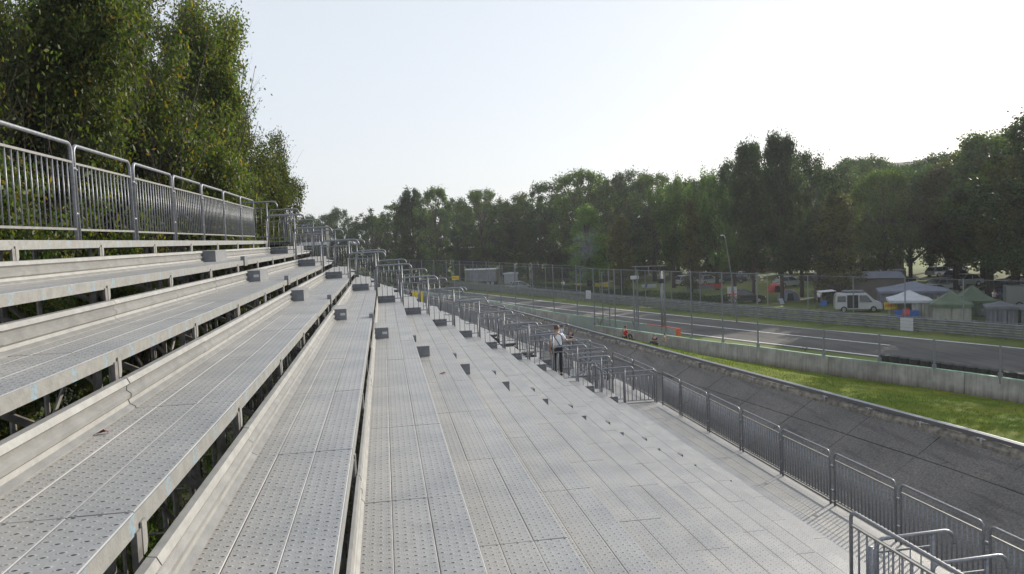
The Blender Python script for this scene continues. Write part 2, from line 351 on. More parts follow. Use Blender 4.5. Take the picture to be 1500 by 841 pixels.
class MB:
    """collects simple solids, builds ONE mesh object"""
    def __init__(s): s.v = []; s.f = []; s.uv = None
    def box(s, x0, x1, y0, y1, z0, z1):
        b = len(s.v)
        s.v += [(x0, y0, z0), (x1, y0, z0), (x1, y1, z0), (x0, y1, z0), (x0, y0, z1), (x1, y0, z1), (x1, y1, z1), (x0, y1, z1)]
        s.f += [(b, b+3, b+2, b+1), (b+4, b+5, b+6, b+7), (b, b+1, b+5, b+4), (b+1, b+2, b+6, b+5), (b+2, b+3, b+7, b+6), (b+3, b, b+4, b+7)]
        return s
    def hexa(s, pts):
        b = len(s.v); s.v += [tuple(p) for p in pts]
        s.f += [(b, b+3, b+2, b+1), (b+4, b+5, b+6, b+7), (b, b+1, b+5, b+4), (b+1, b+2, b+6, b+5), (b+2, b+3, b+7, b+6), (b+3, b, b+4, b+7)]
        return s
    def quad(s, a, b_, c, d):
        b = len(s.v); s.v += [tuple(a), tuple(b_), tuple(c), tuple(d)]; s.f.append((b, b+1, b+2, b+3)); return s
    def tri(s, a, b_, c):
        b = len(s.v); s.v += [tuple(a), tuple(b_), tuple(c)]; s.f.append((b, b+1, b+2)); return s
    def tube(s, pts, r, n=6, caps=True):
        pts = [Vector(p) for p in pts]; rr = r if isinstance(r, (list, tuple)) else [r] * len(pts)
        b = len(s.v); prev = None
        for i, p in enumerate(pts):
            if i == 0: t = pts[1] - p
            elif i == len(pts) - 1: t = p - pts[i - 1]
            else: t = (pts[i + 1] - pts[i - 1])
            t.normalize()
            if prev is None:
                a = Vector((0, 0, 1)) if abs(t.z) < 0.9 else Vector((1, 0, 0))
                u = t.cross(a).normalized()
            else:
                u = (prev - t * prev.dot(t))
                u = u.normalized() if u.length > 1e-6 else t.orthogonal().normalized()
            prev = u; w = t.cross(u)
            for k in range(n):
                an = 2 * math.pi * k / n
                s.v.append(tuple(p + (u * math.cos(an) + w * math.sin(an)) * rr[i]))
        for i in range(len(pts) - 1):
            for k in range(n):
                a = b + i * n + k; c = b + i * n + (k + 1) % n
                s.f.append((a, c, c + n, a + n))
        if caps:
            s.f.append(tuple(b + k for k in reversed(range(n))))
            e = b + (len(pts) - 1) * n; s.f.append(tuple(e + k for k in range(n)))
        return s
    def prism(s, prof, a0, a1, axis='y'):
        """closed profile (list of 2-D points) extruded along an axis"""
        b = len(s.v); n = len(prof)
        for a in (a0, a1):
            for p, q in prof:
                s.v.append((p, a, q) if axis == 'y' else ((a, p, q) if axis == 'x' else (p, q, a)))
        for k in range(n):
            j = (k + 1) % n; s.f.append((b + k, b + j, b + n + j, b + n + k))
        s.f.append(tuple(b + k for k in reversed(range(n)))); s.f.append(tuple(b + n + k for k in range(n)))
        return s
    def sweep(s, path, prof, closed=True):
        """profile (offset to the left of the path, z) swept along path of (x,y,z)"""
        b = len(s.v); n = len(prof)
        P = [Vector(p) for p in path]
        for i, p in enumerate(P):
            t = (P[min(i + 1, len(P) - 1)] - P[max(i - 1, 0)]); t.z = 0; t.normalize()
            L_ = Vector((-t.y, t.x, 0))
            for o, z in prof: s.v.append((p.x + L_.x * o, p.y + L_.y * o, p.z + z))
        m_ = n if closed else n - 1
        for i in range(len(P) - 1):
            for k in range(m_):
                j = (k + 1) % n; s.f.append((b + i * n + k, b + i * n + j, b + (i + 1) * n + j, b + (i + 1) * n + k))
        if closed:
            s.f.append(tuple(b + k for k in reversed(range(n)))); e = b + (len(P) - 1) * n; s.f.append(tuple(e + k for k in range(n)))
        return s
    def mesh(s, name, mat_, smooth=False):
        me = bpy.data.meshes.new(name); me.from_pydata(s.v, [], s.f)
        bm = bmesh.new(); bm.from_mesh(me); bmesh.ops.recalc_face_normals(bm, faces=bm.faces); bm.to_mesh(me); bm.free()
        if smooth:
            for p in me.polygons: p.use_smooth = True
        if mat_: me.materials.append(mat_)
        return me
    def build(s, name, mat_, parent=None, loc=(0, 0, 0), smooth=False, kind=None, bevel=0):
        o = bpy.data.objects.new(name, s.mesh(name, mat_, smooth)); link(o, parent); o.location = loc
        if kind: o['kind'] = kind
        if bevel:
            md = o.modifiers.new('bevel', 'BEVEL'); md.width = bevel; md.segments = 2; md.limit_method = 'ANGLE'
        return o

def place(name, me, parent=None, loc=(0, 0, 0), rot=(0, 0, 0), scale=(1, 1, 1)):
    o = bpy.data.objects.new(name, me); link(o, parent); o.location = loc; o.rotation_euler = rot; o.scale = scale
    return o
def copy_tree(o, parent=None):
    c = o.copy(); COL.objects.link(c); c.parent = parent
    for ch in list(o.children): copy_tree(ch, c)
    return c

def spline(pts, step=1.5):
    """Catmull-Rom through 2-D points, resampled"""
    P = [np.array(p, float) for p in pts]; P = [2 * P[0] - P[1]] + P + [2 * P[-1] - P[-2]]
    out = []
    for i in range(1, len(P) - 2):
        n = max(2, int(np.linalg.norm(P[i + 1] - P[i]) / 0.5))
        for k in range(n):
            t = k / n; a, b, c, d = P[i - 1:i + 3]
            out.append(0.5 * ((2 * b) + (-a + c) * t + (2*a - 5*b + 4*c - d) * t*t + (-a + 3*b - 3*c + d) * t**3))
    out.append(P[-2]); out = np.array(out)
    d = np.r_[0, np.cumsum(np.linalg.norm(np.diff(out, axis=0), axis=1))]
    n = max(2, int(d[-1] / step)); s = np.linspace(0, d[-1], n + 1)
    return np.c_[np.interp(s, d, out[:, 0]), np.interp(s, d, out[:, 1])]
def offset(path, o):
    """positive = to the right of travel"""
    t = np.gradient(path, axis=0); t /= np.linalg.norm(t, axis=1)[:, None]
    return path + np.c_[t[:, 1], -t[:, 0]] * o
def at_y(path, y):
    return float(np.interp(y, path[:, 1], path[:, 0]))
def with_z(path, z): return [(p[0], p[1], z) for p in path]
def seg_at(path, s0, s1, n=4):
    d = np.r_[0, np.cumsum(np.linalg.norm(np.diff(path, axis=0), axis=1))]
    s = np.linspace(s0, s1, n); return np.c_[np.interp(s, d, path[:, 0]), np.interp(s, d, path[:, 1])]
def length(path): return float(np.linalg.norm(np.diff(path, axis=0), axis=1).sum())

LOWZ = -12.6
HAZE = 0.0004
GZ = -8.2             # level of the track and the paddock field (camera eye = 0)
UZ = -9.6             # level of the low ground under the stand

# ================================================================== SETTING: ground, tracks, kerb
W_PTS = [(36, -20), (34.2, 0), (31.5, 16), (28.3, 28), (26.2, 34), (23.7, 39.3), (21.5, 45.1), (19.4, 51.2), (17.2, 58), (15.0, 70.5), (12.6, 82), (8.5, 97), (1, 120), (-12, 150), (-30, 190), (-70, 260)]
K_PTS = [(20.6, -20), (20.5, 0), (20.2, 12), (19.9, 21.6), (19.3, 26.6), (18.6, 31.6), (17.5, 39.3), (16.5, 46.6), (15.3, 54.8), (13.7, 67), (11.1, 82.8), (7, 97), (-1, 118), (-14, 148), (-33, 188), (-75, 255)]
F_PTS = [(55, -20), (51, 0), (46.8, 16), (42.4, 31), (38.6, 42), (35.2, 50.4), (33.0, 55.6), (30.6, 61.6), (28.2, 67.9), (24.8, 77.6), (21.2, 88), (17.0, 101), (9.0, 125), (-4, 158), (-24, 200), (-60, 265)]
WALL = spline(W_PTS, 1.0); KERB = spline(K_PTS, 1.0); FAR = spline(F_PTS, 1.5)

g = MB(); gx = [(-2500, UZ), (2.0, UZ), (8.0, LOWZ), (3000, LOWZ)]
for k in range(3): g.quad((gx[k][0], -600, gx[k][1]), (gx[k+1][0], -600, gx[k+1][1]), (gx[k+1][0], 3000, gx[k+1][1]), (gx[k][0], 3000, gx[k][1]))
tag(g.build('ground', MT['ground']), 'dark earth ground under the stand and out to the horizon', 'ground', kind='structure')

# paddock field: from the wall line outwards
fv = MB()
for i in range(len(WALL) - 1):
    a, b = WALL[i], WALL[i + 1]
    fv.quad((a[0], a[1], GZ), (a[0] + 900, a[1] + 120, GZ), (b[0] + 900, b[1] + 120, GZ), (b[0], b[1], GZ))
e = WALL[-1]; fv.quad((e[0], e[1], GZ), (e[0] + 900, e[1] + 120, GZ), (e[0] + 900, 2500, GZ), (e[0] - 300, 2500, GZ))
tag(fv.build('field', MT['meadow']), 'grass paddock field beyond the race track', 'field', kind='structure')

# grass verge between old kerb and concrete wall
def verge_z(t): return -7.42 + (GZ + 0.01 + 7.42) * (t * t * (3 - 2 * t))
vg = MB(); ys = np.arange(-18, 250, 1.5); NV = 8
for a in range(len(ys)):
    xk = at_y(KERB, ys[a]) + 0.12; xw = at_y(WALL, ys[a])
    for k in range(NV + 1):
        t = k / NV; vg.v.append((xk + (xw - xk) * t, ys[a], verge_z(t)))
for a in range(len(ys) - 1):
    for k in range(NV):
        b = a * (NV + 1) + k; vg.f.append((b, b + 1, b + NV + 2, b + NV + 1))
tag(vg.build('verge', MT['grass'], smooth=True), 'grass strip between the old kerb and the concrete wall', 'verge', kind='structure')

# race track asphalt and its lines
asph = MB(); L0 = offset(FAR, 0.35); L1 = offset(FAR, -8.7)
for i in range(len(FAR) - 1): asph.quad((*L1[i], GZ + .02), (*L0[i], GZ + .02), (*L0[i+1], GZ + .02), (*L1[i+1], GZ + .02))
trk = tag(asph.build('race_track', MT['asphalt']), 'grey asphalt race track curving away to the left', 'race track', kind='structure')
def line_strip(off, w, y0, y1):
    mb = MB(); a = offset(FAR, off - w / 2); b = offset(FAR, off + w / 2)
    for i in range(len(FAR) - 1):
        if y0 <= FAR[i][1] < y1: mb.quad((*a[i], GZ + .03), (*b[i], GZ + .03), (*b[i+1], GZ + .03), (*a[i+1], GZ + .03))
    mb.build('white_line', MT['line'], trk)
line_strip(0.0, 0.24, -20, 250); line_strip(-8.3, 0.24, -20, 250); line_strip(-3.9, 0.20, 47.6, 250)

# old banked track: rows of slabs, joints left open
old = MB(); obase = offset(KERB, -0.25)
inner = offset(KERB, -13.0); midl = offset(KERB, -6.0)
for i in range(len(KERB) - 1):
    zi, zm, zo = -7.9 - .56 * 12.75 + .0135 * 12.75 ** 2, -7.9 - .56 * 5.75 + .0135 * 5.75 ** 2 - .12, -7.88
    old.quad((*midl[i], zm), (*obase[i], zo), (*obase[i+1], zo), (*midl[i+1], zm))
    old.quad((*inner[i], zi), (*midl[i], zm), (*midl[i+1], zm), (*inner[i+1], zi))
oldt = tag(old.build('old_track', MT['ground']), 'old banked concrete track between the stand and the kerb', 'old track', kind='structure')
def bank_z(o):
    q = max(0.0, o - 0.25); return -7.72 - .56 * q + .0135 * q * q
tot = length(KERB); s = 0.0; gap = 0.02; rs = random.Random(3)
while s < tot - 60:
    ln = 3.45
    for (o0, o1) in ((0.27, 1.40), (1.42, 12.6)):
        p = seg_at(KERB, s + gap, s + ln - gap, 3)
        t = np.gradient(p, axis=0); t /= np.linalg.norm(t, axis=1)[:, None]; left = np.c_[-t[:, 1], t[:, 0]]
        mb = MB(); dz = rs.uniform(-.008, .008)
        c = p[1] + left[1] * (o0 + o1) / 2; cz = bank_z((o0 + o1) / 2)
        NQ = 2 if o1 < 2 else 7; os_ = [o0 + gap * .5 + (o1 - o0 - gap) * q / (NQ - 1) for q in range(NQ)]
        for k in range(2):
            for q in range(NQ - 1):
                pt = []
                for kk, qq in ((k, q), (k, q + 1), (k + 1, q + 1), (k + 1, q)):
                    w_ = p[kk] + left[kk] * os_[qq] - c; pt.append((w_[0], w_[1], bank_z(os_[qq]) - cz + dz))
                dn = lambda q_: (q_[0], q_[1], q_[2] - .10)
                mb.hexa([dn(z_) for z_ in pt] + pt)
        mb.build('slab', MT['slab'], oldt, (c[0], c[1], cz))
    s += ln
    if s > 135: break

# kerb: crumbled concrete lip with a steel strip on brackets
kp = [tuple(p) + (0,) for p in KERB]
kb = MB(); rk = random.Random(5)
for i in range(len(KERB) - 1):
    a, b = KERB[i], KERB[i + 1]
    if a[1] > 200: break
    j = lambda: rk.uniform(-.025, .025)
    t = (b - a) / np.linalg.norm(b - a); l = np.array([-t[1], t[0]])
    pts = []
    for (o, z) in ((-.16, -7.95), (.26, -7.95), (.22, -7.62), (.12, -7.47), (-.16, -7.46)):
        pts.append((o, z))
    bb = len(kb.v)
    for q in (a, b):
        for (o, z) in pts: kb.v.append((q[0] + l[0] * o + j() * .6, q[1] + l[1] * o, z + j()))
    for k in range(5): kb.f.append((bb + k, bb + (k+1) % 5, bb + 5 + (k+1) % 5, bb + 5 + k))
kerb = tag(kb.build('kerb', MT['kerb']), 'crumbled concrete kerb with a steel strip along the top of the old banking', 'kerb', kind='structure')
ks = MB().sweep([(p[0], p[1], 0) for p in KERB if p[1] < 200], [(.17, -7.44), (.19, -7.30), (.03, -7.285), (-.06, -7.30), (-.06, -7.36), (.10, -7.37), (.11, -7.44)])
ks.build('kerb_strip', MT['steel'], kerb)
s = 12.0
while s < 110:
    p = seg_at(KERB, s, s + .3, 2); t = (p[1] - p[0]) / .3; l = np.array([-t[1], t[0]]); c = p[0] + l * .21
    mb = MB(); mb.tube([(0, 0, .10), (l[0] * .06, l[1] * .06, .02), (l[0] * .03, l[1] * .03, -.10)], .035, 6); mb.tube([(t[0]*.2, t[1]*.2, .06), (t[0]*-.14, t[1]*-.14, .06)], .03, 5)
    mb.build('kerb_bracket', MT['concrete'], kerb, (c[0], c[1], -7.52)); s += 2.6

# grass blades on the verge
def blades(name, pts, h, w, m_, kind='stuff'):
    n = len(pts); rng = np.random.default_rng(4)
    an = rng.uniform(0, 2 * np.pi, n); hh = h * rng.uniform(.5, 1.3, n) * np.where(rng.random(n) < .06, 2.4, 1.0); ww = w * rng.uniform(.7, 1.3, n)
    dx = np.c_[np.cos(an), np.sin(an), np.zeros(n)] * ww[:, None]
    tip = pts + np.c_[rng.normal(0, .4, n) * hh, rng.normal(0, .4, n) * hh, hh]
    v = np.empty((n, 3, 3)); v[:, 0] = pts - dx; v[:, 1] = pts + dx; v[:, 2] = tip
    return raw_mesh(name, v.reshape(-1, 3), 3, m_)
def raw_mesh(name, verts, k, m_):
    n = len(verts) // k; me = bpy.data.meshes.new(name)
    me.vertices.add(len(verts)); me.vertices.foreach_set('co', np.asarray(verts, np.float32).ravel())
    me.loops.add(n * k); me.loops.foreach_set('vertex_index', np.arange(n * k, dtype=np.int32))
    me.polygons.add(n); me.polygons.foreach_set('loop_start', np.arange(0, n * k, k, dtype=np.int32))
    me.polygons.foreach_set('loop_total', np.full(n, k, dtype=np.int32))
    me.update(calc_edges=True)
    if m_: me.materials.append(m_)
    return me
rng = np.random.default_rng(11)
n = 60000; yy = 16 + (rng.random(n) ** 1.5) * 60; tt = rng.random(n) ** 0.9
xk = np.interp(yy, KERB[:, 1], KERB[:, 0]) + .15; xw = np.interp(yy, WALL[:, 1], WALL[:, 0]) - .25
zz = -7.42 + (GZ + .01 + 7.42) * (tt * tt * (3 - 2 * tt))
hb = rng.random(n) < .10; tt = np.where(hb, np.where(rng.random(n) < .6, .985, .02), tt)
zz = -7.42 + (GZ + .01 + 7.42) * (tt * tt * (3 - 2 * tt))
clump = np.sin(yy * 1.3 + np.sin(xk * 2 + tt * 9)) * .5 + .5
me = blades('grass', np.c_[xk + (xw - xk) * tt, yy, zz - .005][rng.random(n) < .35 + .65 * clump], .075, .012, MT['grassblade'])
tag(place('grass', me), 'short green grass growing on the verge beside the concrete wall', 'grass', kind='stuff')

# distant hill
hl = MB(); HN = 40
prof = []
HT = [(200, 8), (280, 20), (330, 34), (375, 40), (400, 50), (425, 55), (456, 52), (500, 50), (547, 50), (650, 50), (850, 40)]
for i in range(HN + 1):
    x = 200 + i / HN * 650; h = float(np.interp(x, [q[0] for q in HT], [q[1] for q in HT])) + 1.6 * math.sin(x * .11) + .8 * math.sin(x * .31)
    prof.append((x, h))
for i in range(HN):
    (x0, h0), (x1, h1) = prof[i], prof[i + 1]
    hl.quad((x0 - 60, 520, UZ), (x1 - 60, 520, UZ), (x1, 640, h1), (x0, 640, h0)); hl.quad((x0, 640, h0), (x1, 640, h1), (x1 + 100, 900, UZ), (x0 + 100, 900, UZ))
tag(hl.build('hill', mat("wooded_hill", (0.035, 0.055, 0.03), 0.95, 0, col2=(0.07, 0.09, 0.04), nscale=0.12, noise=.1, bump=1.0, bscale=0.3, detail=10), smooth=True), 'wooded hill far behind the trees on the right', 'hill', kind='structure')

# ================================================================== GRANDSTAND (near block)
D_ = 0.75; H_ = 0.392; XA = -3.28; ZA = 0.14; BAY = 2.2; Y_END = 23.4
def RX(i): return XA + D_ * i
def RZ(i): return ZA - H_ * i
STN = [3.27 + BAY * k for k in range(-3, 10)]           # bay stations
NR = 15
bays = [(STN[k], STN[k + 1]) for k in range(len(STN) - 1)] + [(STN[-1], Y_END)]

def plank_mesh(ln):
    """closed plank with soft edges, origin at its centre, top at z=0"""
    mb = MB(); w = .1238; h = .035; r = .004; l = ln / 2 - .004
    prof = [(-w, -h), (w, -h), (w, -r), (w - r, 0), (-w + r, 0), (-w, -r)]
    mb.prism(prof, -l, l, 'y'); return mb.mesh('deck_plank', MT['deck'])
PL = {}
def plank_me(ln):
    k = round(ln, 3)
    if k not in PL: PL[k] = plank_mesh(ln)
    return PL[k]

stand = empty('grandstand', (RX(7), 12, UZ), 0, 'long galvanised steel grandstand with stepped plank rows filling the foreground', 'grandstand')
def child(o):     # keep world placement under the stand's empty
    o.location = Vector(o.location) - Vector(stand.location); return o
# choose the planks that show largest
cand = []
VOM = (6.2, 8.45)        # stairwell opening cut into the two lowest rows
for i in range(NR):
    for bi, (a, b) in enumerate(bays):
        if i >= 13 and a < 8.45 and b > 4.2:
            a2 = 8.45 if b > 8.6 else None
            if a2 is None: continue
            a = a2
        for k in range(3):
            x = RX(i) - D_ + .125 + .25 * k; yc = (a + b) / 2; z = RZ(i)
            c = CR.T @ np.array([x, yc, z]); vis = c[2] > .3
            if vis:
                px = 750 + 1149 * c[0] / c[2]; py = 420 + 1149 * c[1] / c[2]
                inside = -350 < px < 1750 and py < 1500
            else: inside = False
            area = (abs(z) + .2) / (yc * yc + x * x) ** 1.0 if inside else 0
            cand.append((area, i, k, a, b, x, yc, z))
cand.sort(key=lambda q: -q[0])
single = set(id(q) for q in cand[:292])
rest = {}
row_obj = []
for i in range(NR):
    mb = MB(); y0 = STN[0]; 
    segs = [(y0, Y_END)] if i < 13 else [(y0, 4.3), (8.45, Y_END)]
    for (a, b) in segs:
        # folded edge beam under the nosing
        mb.box(RX(i) - .035, RX(i) + .004, a, b, RZ(i) - .088, RZ(i) - .0045)
    o = mb.build('row_edge', MT['edge'], stand); row_obj.append(child(o))
jr = random.Random(21)
for q in cand:
    _, i, k, a, b, x, yc, z = q
    if id(q) in single:
        o = place('deck_plank', plank_me(b - a), row_obj[i], (x + jr.uniform(-.001, .001), yc, z + jr.uniform(-.0012, .0012)), (jr.uniform(-.0006, .0006), 0, 0))
    else: rest.setdefault(i, []).append(q)
for i, L_ in rest.items():
    mb = MB()
    for q in L_:
        _, _, k, a, b, x, yc, z = q
        mb.box(x - .1225, x + .1225, a + .004, b - .004, z - .035, z)
    # same material needs plank-local coordinates: rows line up on .25 m so object coordinates repeat
    o = mb.build('deck_plank', MT['deck'], row_obj[i], kind='stuff')

# corrugated kick boards standing behind each row
kprof = [(.035, .205), (.070, .200), (.088, .165), (.066, .148), (.062, .120), (.090, .098), (.088, .072), (.070, .056), (.078, .030), (.112, .010), (.112, -.004), (.098, -.004), (.060, .030), (.052, .056), (.074, .076), (.074, .094), (.046, .118), (.050, .150), (.070, .165), (.058, .188), (.035, .193)]
KM = {}
def kick_me(ln, slim=False):
    k = (round(ln, 3), slim)
    if k not in KM: KM[k] = MB().prism([(p * .55, q) for p, q in kprof] if slim else kprof, -ln / 2, ln / 2, 'y').mesh('kick_board', MT['kick'])
    return KM[k]
for i in range(1, NR):
    for (a, b) in bays:
        if b < 0.5: continue
        if i >= 13 and a < 8.45: continue
        child(place('kick_board', kick_me(b - a, i > 4), stand, (RX(i - 1) + jr.uniform(-.003, .003), (a + b) / 2, RZ(i) + jr.uniform(-.002, .003)), (0, 0, jr.uniform(-.0012, .0012))))

# support frame at each station: stepped raker, posts, bracket plates, braces
def support(ystn, first):
    mb = MB()
    for i in range(NR):
        x = RX(i); z = RZ(i)
        mb.tube([(x - .11, 0, UZ if x < 1.5 else LOWZ), (x - .11, 0, z - .10)], .028, 6)
        mb.box(x - .72, x - .04, -.03, .03, z - .10, z - .04)          # row bearer
        mb.box(x - .012, x + .012, -.030, .030, z - .235, z - .078) if i < 14 else None
    mb.tube([(RX(0) - .7, 0, RZ(0) - .42), (RX(14), 0, RZ(14) - .42)], .03, 6)
    mb.tube([(RX(0) - .7, 0, UZ), (RX(0) - .7, 0, RZ(0) - .1)], .03, 6)
    for zz in (-2.2, -4.2, -6.2, -8.0):
        x1 = RX(0) + (ZA - zz - .5) / H_ * D_
        mb.tube([(RX(0) - .75, .05, zz), (min(x1, RX(14)), .05, zz)], .024, 5)
    for k in range(0, 12, 3):
        mb.tube([(RX(k) - .11, -.05, RZ(k) - .5), (RX(k) + 2.1, -.05, UZ + .2 if k > 6 else RZ(k) - 3.0)], .022, 5)
    return mb.mesh('support_frame', MT['steel_dull'])
sm = support(0, True)
for y in STN[1:] + [Y_END - .1]:
    child(place('support_frame', sm, stand, (0, y, 0)))
# bracket plates hung on the edge beams
bp = MB(); bp.prism([(-.03, 0), (.03, 0), (.03, -.10), (.012, -.135), (-.03, -.135)], -.004, .004, 'x')
bpm = bp.mesh('bracket_plate', MT['edge'])
for i in range(0, 7):
    for y in STN[2:]:
        child(place('bracket_plate', bpm, row_obj[i], (0, 0, 0))); 
        o = row_obj[i].children[-1] if False else None
for i in range(0, 7):
    br = [c for c in row_obj[i].children if c.name.startswith('bracket_plate')]
    for c, y in zip(br, STN[2:]): c.location = (RX(i) + .012, y + .06, RZ(i) - .055)
# longitudinal ledgers and diagonals below the rows
mb = MB()
for i in range(0, 15, 2):
    for zz in (RZ(i) - .55, RZ(i) - 2.3, -7.9):
        if zz > LOWZ + .5: mb.tube([(RX(i) - .11, STN[0], zz), (RX(i) - .11, Y_END, zz)], .024, 5)
for k in range(1, len(STN) - 1):
    for i in (0, 2, 4, 7, 10):
        z0 = RZ(i) - .6
        mb.tube([(RX(i) - .05, STN[k], z0 - 1.7 if k % 2 else z0), (RX(i) - .05, STN[k + 1], z0 if k % 2 else z0 - 1.7)], .021, 5)
child(mb.build('bracing', MT['steel_dull'], stand))

# step boxes of the middle aisle, and small nosing blocks
sb = MB(); sb.box(0, .285, 0, 1.0, 0, .196)
sbm = sb.mesh('step_box', MT['stepbox'])
stp = MB(); stp.box(0.001, .284, 0, .999, 0, .004); stpm = stp.mesh('tread', MT['deck'])
nb = MB(); nb.box(-.045, .028, 0, .3, -.10, .075); nbm = nb.mesh('step_nosing', MT['stepbox'])
nb = MB(); nb.box(.004, .060, 0, .16, -.12, .006); nbm2 = nb.mesh('step_nosing', MT['stepbox'])
for i in range(1, NR):
    o = child(place('step_box', sbm, stand, (RX(i - 1) + .012, 14.8, RZ(i) + .001)))
    place('tread', stpm, o, (0, 0, .1965))
    if i in (4, 5, 2): place('number_plate', MB().box(.17, .26, -.004, -.001, .08, .125).mesh('number_plate', MT['plate']), o)
    if i < 13: child(place('step_nosing', nbm if i < 5 else nbm2, stand, (RX(i), 14.9, RZ(i))))

# wide stair beyond the end of the rows (half steps), and its side steps
for i in range(1, NR):
    ln = 1.5 if i > 9 else 4.6
    xs_ = .25 if i == 12 else .55
    mb = MB(); mb.box(RX(i - 1) + .01, RX(i - 1) + xs_, Y_END + .08, Y_END + .08 + ln, RZ(i) - .05, RZ(i) + .185)
    child(mb.build('stair_step', MT['stepbox'], stand))
    mb = MB(); mb.box(RX(i - 1) + .012, RX(i - 1) + xs_ - .002, Y_END + .082, Y_END + .078 + ln, RZ(i) + .186, RZ(i) + .196)
    child(mb.build('stair_tread', MT['deck'], stand))
    mb = MB(); mb.box(RX(i - 1) + xs_ + .01, RX(i) - .01, Y_END + .10, Y_END + .08 + ln, RZ(i) - .06, RZ(i) - .012)
    child(mb.build('stair_tread', MT['deck'], stand))

# litter
lb = MB(); lb.tri((0, 0, .002), (.055, .01, .010), (.035, -.015, .028)); lb.tri((0, 0, .002), (.035, -.015, .028), (-.01, -.025, .005)); lb.tri((.055, .01, .010), (.035, -.015, .028), (.06, -.02, .004))
tag(lb.build('paper_scrap', MT['darkred'], None, (-1.66, 4.75, -1.034)), 'small crumpled dark red scrap lying on the wide left-hand deck row', 'litter')
lb = MB(); lb.tri((0, 0, .003), (.12, .01, .006), (.09, -.04, .03)); lb.tri((0, 0, .003), (.06, .06, .004), (.12, .01, .006))
tag(lb.build('dead_leaf', MT['orange'], None, (0.8, 12.8, -2.208)), 'dry orange leaf lying on the deck above the middle step boxes', 'litter')

# ---- lower walkway
WZ = -5.74; WX0 = 5.6; WX1 = 8.86
walk = empty('walkway', (7.8, 12, WZ), 0, 'narrow steel walkway along the foot of the grandstand rows', 'walkway')
for k in range(0, 13):
    a = -1.6 + 2.2 * k; b = a + 2.2
    if b > 24.9: b = 24.85
    if b <= a: continue
    for j in range(7):
        x0 = WX1 - .3 * (j + 1)
        if j >= 5 and a > 9: continue
        mb = MB(); mb.box(-.147, .147, -(b - a) / 2 + .004, (b - a) / 2 - .004, -.035, 0)
        o = place('deck_plank', mb.mesh('deck_plank', MT['deck']), walk, (x0 + .15 - 7.8, (a + b) / 2 - 12, 0))
mb = MB(); mb.box(WX1 + .002, WX1 + .05, -1.6, 24.85, -.12, .02); mb.box(6.9, WX1, 24.86, 24.90, -.12, .01)
for y in np.arange(-1.6, 25, 2.2):
    mb.tube([(WX1 - .1, y, -.1), (WX1 - .1, y, LOWZ - WZ)], .03, 6); mb.tube([(7.4, y, -.1), (7.4, y, LOWZ - WZ)], .03, 6)
    mb.box(6.8, WX1, y - .03, y + .03, -.14, -.05)
o = mb.build('walkway_frame', MT['steel_dull'], walk, (-7.8, -12, 0))

# ---- railing panels
def arc(cx, cz, r, a0, a1, n=5):
    return [(cx + r * math.cos(RAD(a0 + (a1 - a0) * k / n)), 0, cz + r * math.sin(RAD(a0 + (a1 - a0) * k / n))) for k in range(n + 1)]
def panel_parts(L_, h=1.10, bars=16, mid=.94, low=.12, rb=.0125, seg=8):
    """panel in local XZ plane, origin at the bottom left"""
    r = .10
    fr = MB().tube([(0, 0, 0), (0, 0, h - r)] + arc(r, h - r, r, 180, 90)[1:] + arc(L_ - r, h - r, r, 90, 0) + [(L_, 0, 0)], .0225, seg)
    fr = fr.mesh('frame', MT['steel'], True)
    md = MB().box(0.02, L_ - .02, -.014, .014, mid - .012, mid + .012).mesh('mid_rail', MT['kick'])
    lw = MB().box(0.02, L_ - .02, -.014, .014, low - .012, low + .012).mesh('bottom_rail', MT['kick'])
    bm_ = MB().tube([(0, 0, low), (0, 0, mid)], rb, 6).mesh('baluster', MT['steel'], True)
    return fr, md, lw, bm_, bars, low, mid
PC = {}
def rail_panel(x, y, z, ang, L_=2.07, h=1.10, bars=16, label='', cat='railing', group='', single=True, tilt=0.0):
    key = (round(L_, 2), h, bars)
    if key not in PC: PC[key] = panel_parts(L_, h, bars, mid=.865 if h < 1.09 else .95, rb=.0080 if h < 1.09 else .0140)
    fr, md, lw, bm_, bars, low, mid = PC[key]
    t = empty('railing_panel', (x, y, z), ang, label, cat, group)
    t.rotation_euler = (tilt, jr.uniform(-.004, .004), ang)
    place('frame', fr, t); place('mid_rail', md, t); place('bottom_rail', lw, t)
    if single:
        for k in range(bars): place('baluster', bm_, t, (L_ * (k + 1) / (bars + 1), 0, 0))
    else:
        k2 = ('j',) + key
        if k2 not in PC:
            mb = MB()
            for k in range(bars): mb.box(L_ * (k + 1) / (bars + 1) - .008, L_ * (k + 1) / (bars + 1) + .008, -.008, .008, low, mid)
            PC[k2] = mb.mesh('balusters', MT['steel'])
        place('balusters', PC[k2], t)
    return t
cl = MB(); cl.tube([(-.045, 0, .80), (.045, 0, .80)], .028, 8); cl.tube([(-.02, -.05, .78), (-.02, .03, .82)], .016, 6); cl.tube([(-.05, 0, .30), (.05, 0, .30)], .02, 8)
clm = cl.mesh('clamp', MT['steel'], True)
ORD = ['first', 'second', 'third', 'fourth', 'fifth', 'sixth', 'seventh', 'eighth', 'ninth', 'tenth', 'eleventh', 'twelfth', 'thirteenth', 'fourteenth', 'fifteenth']
